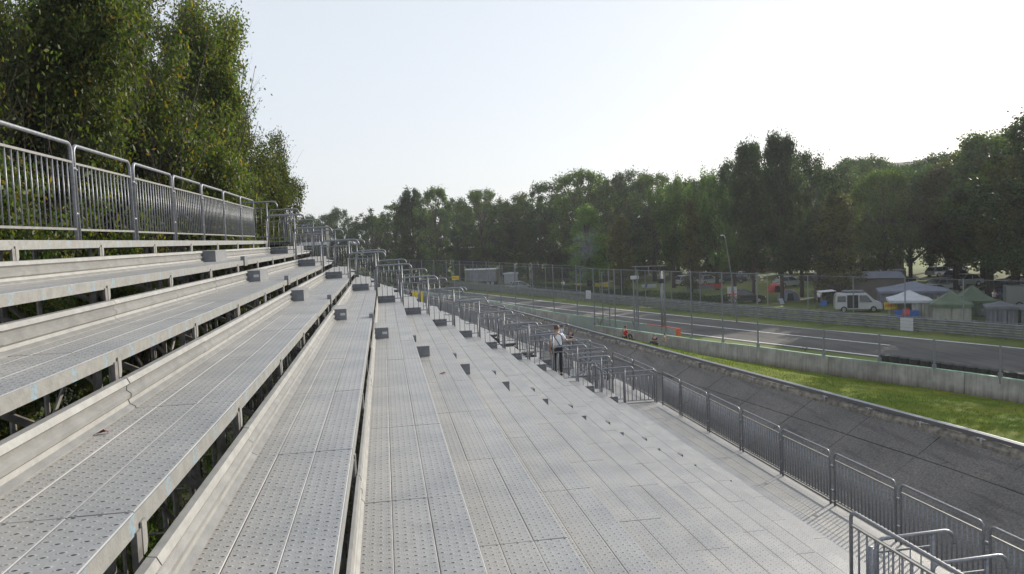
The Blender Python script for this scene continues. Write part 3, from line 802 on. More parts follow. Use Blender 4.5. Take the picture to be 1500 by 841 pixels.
# top railing: panels along the uppermost row
ytop = [7.44 + 2.07 * k - .0 for k in range(0, 7)]
XT = XA - .10
names = ['cut off by the left edge of the picture', 'second from the left', 'third from the left', 'fourth from the left', 'fifth from the left', 'sixth from the left', 'last before the end handrails']
for k in range(-1, 7):
    y = 7.47 + 2.08 * k
    lab = 'railing panel on the top row, ' + (names[k] if k >= 0 else 'beyond the left edge of the picture')
    t = rail_panel(XT + jr.uniform(-.01, .01), y + .03, ZA + .002, RAD(90) + jr.uniform(-.004, .004), 1.98, 1.07, 14, lab, 'railing', 'railing panels along the top row', True, jr.uniform(-.008, .008))
    if k >= 0:
        place('clamp', clm, t, (-.04, 0, 0))

# walkway railing
yj = [24.4, 22.75] + [22.75 - 2.07 * k for k in range(1, 12)]
wl_names = ['short railing panel at the far corner of the walkway', 'walkway-edge railing panel next to the short corner one'] + ['%s walkway-edge railing panel counted from the far corner' % ORD[k] for k in range(2, 15)]
for k in range(len(yj) - 1):
    a, b = yj[k + 1], yj[k]
    near = a < 0
    t = rail_panel(8.80 + jr.uniform(-.012, .012), a + .07, WZ, RAD(90) + jr.uniform(-.006, .006), (b - a) - .14, 1.10, int((b - a) / .125), wl_names[k], 'railing', 'railing panels along the lower walkway', True, jr.uniform(-.012, .012))
    place('clamp', clm, t, (-.07, 0, 0))
t = rail_panel(7.62, 24.80, WZ, 0, 1.13, 1.10, 7, 'railing panel closing off the far end of the walkway crosswise', 'railing')

# end-of-row handrails with drooping round end
def hand_parts(w=1.04, h=1.10):
    r = .10
    top = [(0, 0, 0), (0, 0, h - r)] + arc(r, h - r, r, 180, 90)[1:] + [(w - .13, 0, h + .012)] + [(w - .13 + .13 * math.sin(RAD(a)), 0, h + .012 - .13 + .13 * math.cos(RAD(a))) for a in (25, 50, 75, 90)] + [(w + .004, 0, h - .16)]
    f_ = MB().tube(top, .025, 8).mesh('rail_tube', MT['steel'], True)
    p_ = MB().tube([(0, 0, -.40), (0, 0, h)], .0225, 8).mesh('post', MT['steel'], True)
    m_ = MB().box(.02, .73, -.010, .010, 0, .024).mesh('cross_rail', MT['steel'])
    b_ = MB().tube([(0, 0, .12), (0, 0, h - .16)], .008, 6).mesh('baluster', MT['steel'], True)
    return f_, p_, m_, b_
HP = hand_parts()
def handrail(x, y, z, rz, label, group, nb=4):
    t = empty('handrail', (x, y, z), rz, label, 'handrail', group)
    place('rail_tube', HP[0], t); place('post', HP[1], t, (.75, 0, 0)); place('post', HP[1], t, (-.05, .02, -.12)); place('cross_rail', HP[2], t, (0, 0, .925)); place('cross_rail', HP[2], t, (0, 0, .10))
    for k in range(nb): place('baluster', HP[3], t, (.73 * (k + 1) / (nb + 1) + .01, 0, 0))
    return t
rown = ['top', 'second', 'third', 'fourth', 'fifth', 'sixth', 'seventh', 'eighth', 'ninth', 'tenth', 'eleventh', 'twelfth', 'thirteenth', 'fourteenth', 'fifteenth']
for i in range(NR):
    handrail(RX(i) - D_ + .03, Y_END + .05, RZ(i), jr.uniform(-.02, .02), 'stepped handrail with drooping end at the far end of the %s row from the top' % rown[i], 'handrails at the far end of the near rows')
# handrails beside the opening near the camera
for i in (13, 14):
    handrail(RX(i) - D_ + .02, 8.5, RZ(i), 0, ('upper' if i == 13 else 'lower') + ' of the two drooping handrails in the bottom right corner', 'handrails beside the near stair opening')
rail_panel(5.36, 8.44, RZ(12) + .0, RAD(-90), 2.05, 1.12, 12, 'large railing panel running out of the picture at the bottom right corner', 'railing')
o = MB().tube([(0, 0, 0), (0, 0, 1.02)], .03, 8).tube([(-.06, .0, .62), (.06, 0, .62)], .02, 6).build('guard_post', MT['steel'], None, (5.52, 8.30, RZ(12) - .3), smooth=True)
tag(o, 'short capped steel post standing beside the large corner railing panel', 'post')

# ================================================================== second block, turned to follow the track
NTH = ['first', 'second', 'third', 'fourth', 'fifth', 'sixth', 'seventh', 'eighth', 'ninth', 'tenth', 'eleventh', 'twelfth', 'thirteenth', 'fourteenth', 'fifteenth', 'sixteenth', 'seventeenth', 'eighteenth', 'nineteenth', 'twentieth', 'twenty-first', 'last']
B2 = empty('grandstand', (RX(7), 29.6, UZ), RAD(8.7), 'second block of the grandstand beyond the stair gap, turned to the left', 'grandstand')
Yl = 46.0
for i in range(NR):
    mb = MB(); x0 = RX(i) - D_ - RX(7); x1 = RX(i) - RX(7); z = RZ(i) - UZ
    for k in range(3): 
        for s_ in range(0, 21): mb.box(x0 + .25 * k + .003, x0 + .25 * k + .247, s_ * 2.2 + .004, s_ * 2.2 + 2.196, z - .035, z)
    o = mb.build('deck_row', MT['deck'], B2)
    mb = MB(); mb.box(x1 - .035, x1 + .004, 0, Yl, z - .088, z - .005)
    mb.build('row_edge', MT['edge'], o)
    if i: 
        mb = MB(); mb.prism([(p + x0, q + z) for p, q in kprof], 0.0, Yl, 'y'); mb.build('kick_board', MT['kick'], B2)
for k in range(0, 22, 3):
    mb = MB()
    for i in range(NR):
        mb.tube([(RX(i) - RX(7) - .11, 0, 0), (RX(i) - RX(7) - .11, 0, RZ(i) - UZ - .1)], .03, 5)
        mb.box(RX(i) - RX(7) - .75, RX(i) - RX(7) - .04, -.03, .03, RZ(i) - UZ - .12, RZ(i) - UZ - .04)
    mb.build('support_frame', MT['steel_dull'], B2, (0, .1 + 2.2 * k, 0))
mb = MB(); mb.box(RX(14) - RX(7) - .5, RX(14) - RX(7) + 1.62, 0, Yl + 3, WZ - UZ - .04, WZ - UZ); mb.build('walkway_deck', MT['deck'], B2)
ca, sa = math.cos(RAD(8.7)), math.sin(RAD(8.7))
def b2w(x, y): # local (relative to B2 origin) -> world
    return RX(7) + x * ca - y * sa, 29.6 + x * sa + y * ca
for i in range(NR):
    x, y = b2w(RX(i) - D_ - RX(7) + .03, -.06)
    handrail(x, y, RZ(i), RAD(8.7), 'stepped handrail across the stair gap, on the %s row of the second block' % rown[i], 'handrails at the near end of the second block', 3)
for k in range(22):
    x, y = b2w(RX(14) - RX(7) + 1.58, .1 + 2.14 * k)
    rail_panel(x, y, WZ, RAD(98.7), 2.05, 1.10, 15, 'railing panel on the walkway of the second block, %s from the near end' % NTH[k], 'railing', 'railing panels of the second block walkway', False)
# back row railing of second block
for k in range(5):
    x, y = b2w(RX(0) - RX(7) - .1, .1 + 2.14 * k)
    rail_panel(x, y, ZA, RAD(98.7), 2.05, 1.10, 15, 'railing panel on the top row of the second block, %s from the near end' % NTH[k], 'railing', 'railing panels on the top of the second block', False)

# landing and exit stair between the two blocks
land = empty('exit_stair', (7.2, 27, WZ), 0, 'steel exit stair and landing between the two grandstand blocks', 'stair')
mb = MB(); mb.box(-.1, 1.6, -2.0, 2.4, -.05, -.002); mb.build('landing', MT['deck'], land)
for j, yy in enumerate((-1.6, 0.1)):
    mb = MB(); mb.hexa([(-2.4, yy, -1.62), (-.1, yy, -.28), (-.1, yy + .05, -.28), (-2.4, yy + .05, -1.62), (-2.4, yy, -1.40), (-.1, yy, -.03), (-.1, yy + .05, -.03), (-2.4, yy + .05, -1.40)]); mb.build('stringer', MT['steel'], land)
    mb = MB(); mb.tube([(-2.4, yy, -.45), (-.1, yy, .95), (.1, yy, 1.0)], .022, 8); mb.tube([(-2.4, yy, -.95), (-.1, yy, .45)], .018, 6)
    for q in (0, .5, 1): mb.tube([(-2.4 + 2.3 * q, yy, -1.5 + 1.4 * q), (-2.4 + 2.3 * q, yy, -.45 + 1.4 * q)], .02, 6)
    mb.build('stair_rail', MT['steel'], land, smooth=True)
for k in range(7):
    x = -.1 - 2.3 * (k + .5) / 7; z = -.03 - 1.37 * (k + .5) / 7 - .05
    MB().box(x - .16, x + .16, -1.55, .1, z, z + .03).build('step_tread', MT['stepbox'], land)
gl = [(7.30, 24.95, 90, 2.0, WZ), (7.28, 27.05, 91, 2.0, WZ), (8.75, 25.0, 92, 2.0, WZ), (8.68, 27.1, 94, 2.0, WZ), (5.3, 25.2, 0, 1.9, RZ(13)), (5.9, 27.3, 0, 1.3, RZ(13)), (6.5, 24.95, 0, .8, RZ(14)), (4.9, 29.0, 8, 2.0, RZ(12)), (6.9, 29.3, 8, 1.4, WZ), (5.9, 25.3, 90, 2.0, RZ(13)), (5.8, 27.4, 92, 1.9, RZ(13))]
gn = ['on the inner side of the landing just past the walkway end', 'on the inner side of the landing farther along', 'on the track side of the landing just past the walkway end', 'on the track side of the landing farther along', 'crosswise above the exit stair, nearer one', 'crosswise above the exit stair, farther one', 'short, beside the head of the exit stair', 'crosswise in front of the steel landing platform', 'crosswise at the far side of the landing', 'lengthwise above the exit stair, nearer one', 'lengthwise above the exit stair, farther one']
for (x, y, a, L_, z), nm in zip(gl, gn):
    rail_panel(x, y, z, RAD(a), L_, 1.1, int(L_ / .125), 'railing panel ' + nm, 'railing', 'railing panels around the exit stair', False)
# platform behind the exit stair that the man stands on
mb = MB(); mb.box(4.4, 7.2, 27.9, 29.4, -.05, 0); mb.tube([(4.6, 28.6, -.05), (4.6, 28.6, UZ + 5.25)], .03, 6); mb.tube([(7.0, 28.6, -.05), (7.0, 28.6, UZ + 5.25)], .03, 6)
tag(mb.build('platform', MT['stepbox'], None, (0, 0, -5.25)), 'steel landing platform between the blocks, behind the man in white', 'platform')
# yellow hanging banner
tb = empty('banner', (2.0, 50.0, -4.6), 0, 'narrow upright yellow banner with a red stripe tied to the far walkway railing', 'banner')
MB().box(-.35, .35, -.01, .01, 0, 1.3).build('cloth', MT['yellow'], tb); MB().box(.05, .17, -.018, -.011, .15, 1.15).build('stripe', MT['signred'], tb)

# ================================================================== concrete walls and debris fence
wa = [(36, -20), (34.2, 0), (31.5, 16), (27.25, 29.6), (25.9, 33.5), (23.4, 38.8), (21.7, 43.3), (20.2, 46.6), (18.9, 50.0), (17.35, 54.4), (15.9, 58.6)]
WA = spline(wa, .5)
wallA = empty('concrete_wall', (24, 38, GZ), 0, 'low grey concrete barrier wall of butted blocks on the near side of the track', 'wall')
Lw = length(WA); s = Lw; prof = None; rw = random.Random(9); n = 0
while s > 12:
    a = max(0, s - 3.55); p = seg_at(WA, a + .012, s - .012, 4); c = p[1]
    jx = rw.uniform(-.012, .012); jz = rw.uniform(-.012, .012)
    mb = MB().sweep([(q[0] - c[0], q[1] - c[1], 0) for q in p], [(.15 + jx, -.25), (.12 + jx, 1.02 + jz), (-.12 + jx, 1.02 + jz), (-.15 + jx, -.25)])
    o = mb.build('wall_block', MT['wallc'], wallA, (c[0] - 24, c[1] - 38, 0))
    mb = MB().sweep([(q[0] - c[0], q[1] - c[1], 0) for q in p], [(.122 + jx, 1.022 + jz), (.122 + jx, 1.05 + jz), (-.122 + jx, 1.05 + jz), (-.122 + jx, 1.022 + jz)])
    mb.build('green_strip', MT['greenpaint'], o)
    s = a
wb = [(20.5, 53.3), (19.9, 55.5), (18.4, 59.6), (16.2, 66), (14.6, 71.4), (13.4, 76.4), (12.3, 81.6), (10.3, 90.6), (7.3, 100), (0, 121), (-13, 151), (-31, 191)]
WB = spline(wb, .5)
wallB = empty('concrete_wall', (15, 70, GZ), 0, 'farther barrier wall with pale green sheeting and an orange end, overlapping behind the nearer wall', 'wall')
s = 0.0; Lb = length(WB)
while s < min(Lb, 110):
    b = min(Lb, s + 3.55); p = seg_at(WB, s + .012, b - .012, 4); c = p[1]
    mb = MB().sweep([(q[0] - c[0], q[1] - c[1], 0) for q in p], [(.14, -.1), (.12, 1.08), (-.12, 1.08), (-.14, -.1)])
    o = mb.build('wall_block', MT['teal'] if s < 12 else MT['wallc'], wallB, (c[0] - 15, c[1] - 70, 0))
    mb = MB().sweep([(q[0] - c[0], q[1] - c[1], 0) for q in p], [(.122, 1.082), (.122, 1.12), (-.122, 1.12), (-.122, 1.082)])
    mb.build('orange_strip' if s < 3 else 'green_strip', MT['redpaint'] if s < 3 else MT['greenpaint'], o)
    s = b
mb = MB()
for k in range(5): mb.box(-.16, .16, -.17, -.01, .02 + .22 * k, .21 + .22 * k)
mb.build('orange_end', MT['orange'], wallB, (wb[0][0] - 15 + .02, wb[0][1] - 70, 0))

def uv_strip(name, pts, z0, z1, m_, parent=None):
    me = bpy.data.meshes.new(name); v = []; f = []
    for p in pts: v += [(p[0], p[1], z0), (p[0], p[1], z1)]
    for i in range(len(pts) - 1): f.append((2*i, 2*i+2, 2*i+3, 2*i+1))
    me.from_pydata(v, [], f); uv = me.uv_layers.new(name='uv'); s = 0; li = 0
    for i in range(len(pts) - 1):
        d = math.hypot(pts[i+1][0] - pts[i][0], pts[i+1][1] - pts[i][1])
        for q in ((s, z0), (s + d, z0), (s + d, z1), (s, z1)): uv.data[li].uv = q; li += 1
        s += d
    me.materials.append(m_); o = bpy.data.objects.new(name, me); return link(o, parent)

tall = [(21.65, 43.3), (20.62, 45.9), (19.65, 48.5), (18.75, 50.9), (17.75, 53.7), (16.85, 56.4), (15.95, 59.0), (16.3, 65.9), (15.1, 69.8), (13.95, 73.9), (13.0, 78.5), (12.1, 82.6), (11.2, 86.8), (10.2, 91.0), (9.0, 95), (7.7, 99), (6.4, 103), (5.0, 107), (3.5, 111), (2.1, 115), (.6, 119), (-1, 123), (-2.7, 127), (-4.4, 131)]
ff = empty('debris_fence', (18, 60, GZ), 0, 'tall wire debris fence on steel posts standing on the near concrete walls', 'fence')
def post(x, y, z0, z1, parent, base, r=.045, foot=True, mt='steel'):
    mb = MB().tube([(0, 0, 0), (0, 0, z1 - z0)], r, 6)
    if foot: mb.box(-.07, .07, -.07, .07, -.32, .16)
    mb.build('post', MT[mt], parent, (x - base[0], y - base[1], z0 - base[2]))
for (x, y) in tall: post(x, y, -7.12, -2.75 + .0, ff, (18, 60, GZ))
for seg in (tall[:7], tall[6:]):
    o = uv_strip('wire_mesh', [(x - 18, y - 60) for x, y in seg], GZ - GZ + 1.1, 5.4, MT['fence_mesh'], ff)
mb = MB()
for zz in (-2.8, -4.9): mb.tube([(x - 18, y - 60, zz - GZ) for x, y in tall], .012, 4)
mb.build('tension_wire', MT['steel'], ff)
fs = empty('low_fence', (27, 34, GZ), 0, 'low wire fence on short steel posts along the nearest part of the concrete wall', 'fence')
short = [(21.7, 43.2), (23.3, 39.0), (24.7, 36.2), (25.8, 33.6), (26.85, 30.7), (27.9, 27.9), (28.9, 24.9), (29.8, 22), (30.7, 19), (31.5, 16)]
for (x, y) in short[1:]: post(x, y, -7.12, -5.72, fs, (27, 34, GZ))
uv_strip('wire_mesh', [(x - 27, y - 34) for x, y in short], 1.1, 2.45, MT['fence_mesh'], fs)
MB().tube([(x - 27, y - 34, 2.45) for x, y in short], .010, 4).build('tension_wire', MT['steel'], fs)

# camera mast and gate mast by the fence
t = empty('camera_mast', (18.2, 56.0, GZ), 0, 'slim steel mast with a box camera on top beside the fence', 'mast')
MB().tube([(0, 0, 0), (0, 0, 4.7)], .06, 8).build('pole', MT['steel'], t); MB().tube([(.22, .1, 0), (.22, .1, 5.6)], .035, 6).build('pole', MT['steel'], t)
MB().box(-.18, .38, -.15, .15, 4.62, 4.86).build('camera_box', MT['white'], t)
MB().tube([(-.1, 0, 5.55), (2.6, .2, 5.5)], .03, 6).tube([(1.2, 0, 5.5), (1.2, .0, 5.0)], .04, 6).build('crossbar', MT['steel'], t)
t = empty('gate_mast', (20.0, 55.0, GZ), 0, 'thick steel mast bundled with cables beside the fence gate', 'mast')
MB().tube([(0, 0, 0), (0, 0, 5.5)], .09, 8).build('pole', MT['steel'], t, smooth=True); MB().tube([(.18, 0, 0), (.18, 0, 5.1)], .04, 6).build('pole', MT['steel'], t, smooth=True)
MB().box(-.22, .22, -.2, .2, 4.3, 4.62).box(-.12, .12, -.15, .15, 5.2, 5.5).build('junction_box', MT['black'], t)
# small ladder frame
t = empty('ladder_frame', (16.4, 58.2, GZ), .3, 'narrow ladder-like steel frame standing against the fence', 'ladder')
mb = MB().tube([(0, 0, 0), (0, 0, 5.1), (.25, 0, 5.15)], .04, 6).tube([(.62, 0, 0), (.62, 0, 5.3)], .04, 6)
mb.build('rails', MT['steel'], t); mb = MB()
for k in range(9): mb.tube([(0, 0, .5 + k * .55), (.62, 0, .5 + k * .55)], .015, 5)
mb.build('rungs', MT['steel'], t)
# twigs growing from the wall top
def weed(x, y, z, h, lab, seed, n=14):
    r = random.Random(seed); mb = MB()
    for k in range(n):
        a = r.uniform(0, 6.28); l = h * r.uniform(.5, 1)
        e1 = (math.cos(a) * l * .4, math.sin(a) * l * .4, l * .8)
        mb.tube([(0, 0, 0), (e1[0] * .4, e1[1] * .4, e1[2] * .6), e1], [.008, .006, .003], 4)
        for q in range(3):
            f = r.uniform(.4, 1); c = Vector(e1) * f; d = Vector((r.uniform(-1, 1), r.uniform(-1, 1), r.uniform(-.3, 1))) * .06
            mb.tri(c, c + d, c + Vector((d.y, -d.x, d.z)) * .6)
    tag(mb.build('weed', MT['leaf_d'], None, (x, y, z)), lab, 'plant')
weed(16.0, 57.6, -7.15, 1.1, 'bare twiggy weed growing by the end of the nearer concrete wall', 1)
weed(22.9, 40.2, -7.1, .45, 'small dry weed tuft on top of the concrete wall beside a fence post', 2)
weed(18.3, 56.5, -7.1, .7, 'dry weed tuft sprouting behind the wall below the camera mast', 3)

# tyre barrier behind the near wall
t = empty('tyre_barrier', (27, 34, GZ), 0, 'long low dark green tyre barrier between the concrete wall and the track', 'barrier')
TB = spline([(26.3, 38.0), (27.3, 34.6), (28.6, 30.6), (30.2, 25.5), (32, 19), (34, 12)], .6)
p = TB; rr = random.Random(2)
for k in range(len(p) - 1):
    for lvl in range(3):
        c = p[k]; MB().tube([(0, 0, 0), (0, 0, .33)], .31, 12).build('tyre', MT['black'], t, (c[0] - 27 + rr.uniform(-.02, .02), c[1] - 34, .02 + .34 * lvl)) if k < 30 else None

# ================================================================== guardrail and far debris fence
GR = offset(FAR, 3.0)
GR = GR[(GR[:, 1] > 0) & (GR[:, 1] < 235)]
t = empty('guardrail', (GR[10][0], GR[10][1], GZ), 0, 'weathered steel guardrail of stacked beams along the far side of the track', 'guardrail')
bx, by = GR[10]
wprof = [(0, 0), (.085, .04), (.085, .08), (0, .12), (0, .17), (.085, .21), (.085, .25), (0, .29), (-.012, .29), (.065, .245), (.065, .215), (-.015, .175), (-.015, .115), (.065, .075), (.065, .045), (-.012, 0)]
for k in range(3):
    MB().sweep([(q[0] - bx, q[1] - by, .12 + .335 * k) for q in GR], wprof).build('beam', MT['guard'], t)
mb = MB()
for q in seg_at(GR, 0, length(GR), int(length(GR) / 2)): mb.box(q[0] - bx + .03, q[0] - bx + .13, q[1] - by - .04, q[1] - by + .04, 0, 1.15)
mb.build('posts', MT['guard'], t, kind='stuff')
MB().sweep([(q[0] - bx, q[1] - by, 1.14) for q in GR], [(.02, 0), (.02, .02), (-.08, .02), (-.08, 0)]).build('cap', MT['guard'], t)
def board(yc, w, h, lab, zc=.62):
    k = int(np.argmin(np.abs(GR[:, 1] - yc))); q = GR[k]; d = GR[k + 1] - GR[k]; ang = math.atan2(d[1], d[0])
    t2 = empty('marker_board', (q[0], q[1], GZ), ang, lab, 'board')
    mb = MB()
    for j in range(4): mb.box(-w / 2, w / 2, .07, .10, zc - h / 2 + h * j / 4 + .008, zc - h / 2 + h * (j + 1) / 4 - .008)
    mb.build('panel', MT['white'], t2)
    mb = MB(); mb.box(-w/2 + .1, -w/2 + .16, .05, .068, 0, zc + h / 2); mb.box(w/2 - .16, w/2 - .1, .05, .068, 0, zc + h / 2); mb.build('batten', MT['guard'], t2)
board(52.0, 1.0, .95, 'white marker board hung on the guardrail in front of the yellow sign', .55)
board(90.0, 1.1, 1.0, 'white marker board on the guardrail left of the camera mast, the farther one', .9)

BF = offset(FAR, 4.2); BF = BF[(BF[:, 1] > 20) & (BF[:, 1] < 240)]
t = empty('debris_fence', (BF[10][0], BF[10][1], GZ), 0, 'tall wire debris fence on posts behind the guardrail on the far side of the track', 'fence')
bx, by = BF[10]
pp = seg_at(BF, 0, length(BF), int(length(BF) / 4.2))
for q in pp: post(q[0], q[1], GZ, -4.35, t, (bx, by, GZ), .045, False)
o = uv_strip('wire_mesh', [(q[0] - bx, q[1] - by) for q in pp], .9, 3.9, MT['fence_mesh_far'], t)
MB().tube([(q[0] - bx, q[1] - by, 3.85) for q in pp], .015, 4).build('tension_wire', MT['steel'], t)

# ================================================================== signs, lamps, masts
def sign_board(x, y, z0, w, h, rz, roll, lab, text=None, legs=True):
    t = empty('sign', (x, y, GZ), rz, lab, 'sign')
    b = MB(); b.box(-w / 2, w / 2, -.02, .02, -h / 2, h / 2)
    o = b.build('board', MT['yellow'], t, (0, 0, z0 - GZ)); o.rotation_euler = (0, roll, 0)
    if text:
        cu = bpy.data.curves.new('lettering', 'FONT'); cu.body = text; cu.align_x = 'CENTER'; cu.align_y = 'CENTER'; cu.size = 1.0; cu.extrude = .003; cu.offset = .02
        tmp = bpy.data.objects.new('tmp', cu); COL.objects.link(tmp); bpy.context.view_layer.update()
        me = bpy.data.meshes.new_from_object(tmp); COL.objects.unlink(tmp); bpy.data.objects.remove(tmp)
        xs = [v.co.x for v in me.vertices]; ys_ = [v.co.y for v in me.vertices]; sx = w * .86 / (max(xs) - min(xs)); sy = h * .42 / (max(ys_) - min(ys_))
        me.materials.clear(); me.materials.append(MT['signred'])
        l = place('lettering', me, o, (0, -.024, 0), (RAD(90), 0, 0), (sx, sy, 1))
    if legs: MB().tube([(-w * .12, .03, 0), (-w * .12, .03, z0 - GZ)], .03, 6).build('leg', MT['white'], t)
sign_board(42.0, 60.0, -7.15, .95, .62, RAD(-28), RAD(-6), 'tilted yellow sign with red lettering on a pale leg in front of the white pavilion', 'PIRELLI')
sign_board(11.1, 125.0, -6.35, 1.15, .62, RAD(-6), 0, 'small yellow sign with red lettering beside the long trailer, far down the track', 'PIRELLI')
t = empty('sign', (35.9, 77.4, GZ), RAD(-15), 'white notice board with a red cross band beside the thin leaning lamp mast', 'sign')
MB().box(-.5, .5, -.02, .02, .35, 1.95).build('board', MT['white'], t); MB().box(-.5, .5, -.03, -.021, 1.08, 1.22).box(-.07, .07, -.036, -.031, .35, 1.95).build('band', MT['signred'], t)
MB().tube([(-.45, .03, 0), (-.45, .03, 1.9)], .03, 6).tube([(.45, .03, 0), (.45, .03, 1.9)], .03, 6).build('leg', MT['steel'], t)

def lamp_mast(x, y, z0, z1, lean, lab, head='flood'):
    t = empty('lamp_mast', (x, y, z0), 0, lab, 'lamp post'); h = z1 - z0
    MB().tube([(0, 0, 0), (lean * .4, 0, h * .5), (lean, 0, h)], [.075, .06, .04], 8).build('pole', MT['steel_dull'], t)
    if head == 'flood': MB().hexa([(lean - .16, -.15, h - .06), (lean + .16, -.15, h - .06), (lean + .12, .12, h - .06), (lean - .12, .12, h - .06), (lean - .12, -.1, h + .12), (lean + .12, -.1, h + .12), (lean + .08, .08, h + .12), (lean - .08, .08, h + .12)]).build('lamp_head', MT['white'], t)
    else: MB().tube([(lean, 0, h), (lean - .06, 0, h + .18), (lean - .22, -.04, h + .24)], .035, 6).tube([(lean - .22, -.04, h + .24), (lean - .42, -.05, h + .22)], .06, 6).build('lamp_head', MT['white'], t)
lamp_mast(29.6, 63.0, GZ, -.9, -.9, 'tall thin lamp mast leaning slightly left in front of the tall dark trees', 'arm')
lamp_mast(46.7, 87.0, GZ, -4.5, 0, 'short lamp post with a bright head between the tree trunks')
lamp_mast(10.9, 140.0, GZ, -2.8, 0, 'distant lamp post left of the dark screen tower')

# dark board tower with a flat canopy
t = empty('screen_tower', (17.6, 150, GZ), 0, 'dark board tower with a thin flat canopy far across the track', 'tower')
MB().box(-2.9, 1.3, 0, .3, 2.6, 5.8).build('board', MT['screen'], t)
MB().box(-3.0, 2.9, -1.4, 1.2, 6.2, 6.42).build('canopy', MT['white'], t)
MB().box(-2.8, -2.6, .3, .5, 0, 6.2).box(2.0, 2.2, .3, .5, 0, 6.2).box(1.25, 1.4, .3, .5, 0, 6.2).build('leg', MT['black'], t)

# ================================================================== vehicles
def extrude_side(prof, w, inset=None):
    """prof: list of (x,z,halfwidth)"""
    mb = MB(); n = len(prof)
    for sgn in (-1, 1):
        for x, z, hw in prof: mb.v.append((x, sgn * hw, z))
    mb.f.append(tuple(range(n))); mb.f.append(tuple(reversed(range(n, 2 * n))))
    for k in range(n): j = (k + 1) % n; mb.f.append((k, n + k, n + j, j))
    return mb
def wheels(t, xs, hw, r=.32):
    for x in xs:
        for sgn in (-1, 1):
            o = MB().tube([(x, sgn * (hw - .2), r), (x, sgn * hw, r)], r, 16).build('wheel', MT['tyre'], t, smooth=False)
            MB().tube([(x, sgn * (hw - .05), r), (x, sgn * (hw + .012), r)], r * .6, 12).build('rim', MT['rim'], o)
def car(x, y, rz, paint, lab, estate=False, group='cars parked in the paddock', z=GZ, sc=1.0):
    t = empty('parked_car', (x, y, z), rz, lab, 'car', group); t.scale = (sc,) * 3
    hw = .86; tail = -2.05
    body = [(-2.1, .30, hw), (-2.15, .62, hw), (-2.02, .88, hw * .97), (.9, .90, hw * .98), (1.95, .74, hw * .9), (2.12, .55, hw * .88), (2.1, .28, hw * .9)]
    o = extrude_side(body, hw).build('body', MT[paint], t, bevel=.05)
    xr = -1.75 if estate else -1.25
    cab = [(-2.0 if estate else -1.75, .88, hw * .93), (xr, 1.36, hw * .74), (.05, 1.44, hw * .74), (.95, .90, hw * .92)]
    extrude_side(cab, hw).build('glasshouse', MT['glass'], t, bevel=.03)
    extrude_side([(xr - .02, 1.37, hw * .75), (xr + .1, 1.45, hw * .72), (-.02, 1.48, hw * .72), (.1, 1.435, hw * .75)], hw).build('roof', MT[paint], t)
    mb = MB()
    for sgn in (-1, 1):
        for xa, xb in ((.12, .98), (-.55, -.50), (xr - .08, xr - .45)):
            za = 1.43 if xa != xr - .08 else 1.36
            mb.tube([(xa, sgn * hw * .75, za), (xb, sgn * hw * .94, .89)], .03, 5)
    mb.build('pillar', MT[paint], t)
    wheels(t, (-1.3, 1.32), hw + .01)
    for sgn in (-1, 1):
        MB().box(2.02, 2.12, sgn * .62 - .14, sgn * .62 + .14, .56, .70).build('headlight', MT['white'], t)
        MB().box(-2.17, -2.10, sgn * .66 - .1, sgn * .66 + .1, .62, .84).build('tail_light', MT['redpaint'], t)
    return t
cars = [(19.8, 114.6, 8, 'silver', 'silver hatchback parked right of the pale box tent'),
        (45.8, 107, 25, 'silver', 'silver car parked behind the red and white tape, nearer the leaning mast'),
        (43.4, 108.5, 10, 'white', 'white car parked between the thin tree trunks'),
        (53.6, 111, -20, 'silver', 'silver car with raised tailgate parked under the tall dark trees'),
        (50.2, 108.5, 160, 'darkcar', 'dark car parked left of the tall dark trees'),
        (63.4, 80.6, 5, 'silver', 'silver saloon parked right behind the green tents'),
        (56.3, 73.0, 3, 'white', 'white estate car parked just behind the white pavilion'),
        (79.5, 113.5, -25, 'white', 'white car with sun glare on its windscreen behind the olive tent'),
        (66.5, 93.5, -30, 'darkcar', 'dark car with a bright windscreen right of the olive tent'),
        (78.0, 100.1, 10, 'silver', 'pale hatchback parked on the slope beyond the estate car'),
        (60.5, 66.5, 0, 'bluecar', 'dark blue car parked behind the green tents'),
        (74.2, 92.0, 15, 'bluecar', 'blue car parked between two trunks on the right'),
        (70.0, 78.0, 170, 'darkcar', 'dark car parked far right among the trees'),
        (38.0, 79.0, -10, 'darkcar', 'dark motor scooter-sized car packed with gear beside the thick trunk')]
cars += [(52.5, 96, 5, 'silver', 'silver car parked behind the little red dome tent'), (57.5, 100, 170, 'darkcar', 'dark car nose to tail with the silver one behind the red dome tent'),
         (60.5, 90.5, 12, 'bluecar', 'blue car parked behind the left end of the long taupe marquee'), (68.5, 84, 185, 'white', 'white hatchback parked on the grass right of the silver saloon'),
         (66.0, 74.5, 20, 'silver', 'pale car parked between trunks above the green tents'), (71.5, 70.5, 10, 'redpaint', 'red car parked far right between the trunks'),
         (85.0, 106, 5, 'white', 'white car in the last row of parked cars, far right'), (79.0, 121, -5, 'darkcar', 'dark car in the last row of parked cars behind the marquees'), (63.0, 72.0, 95, 'darkcar', 'dark car seen end-on behind the all-green tent')]
for x, y, a, pnt, lab in cars: car(x, y, RAD(a), pnt, lab, 'estate' in lab)

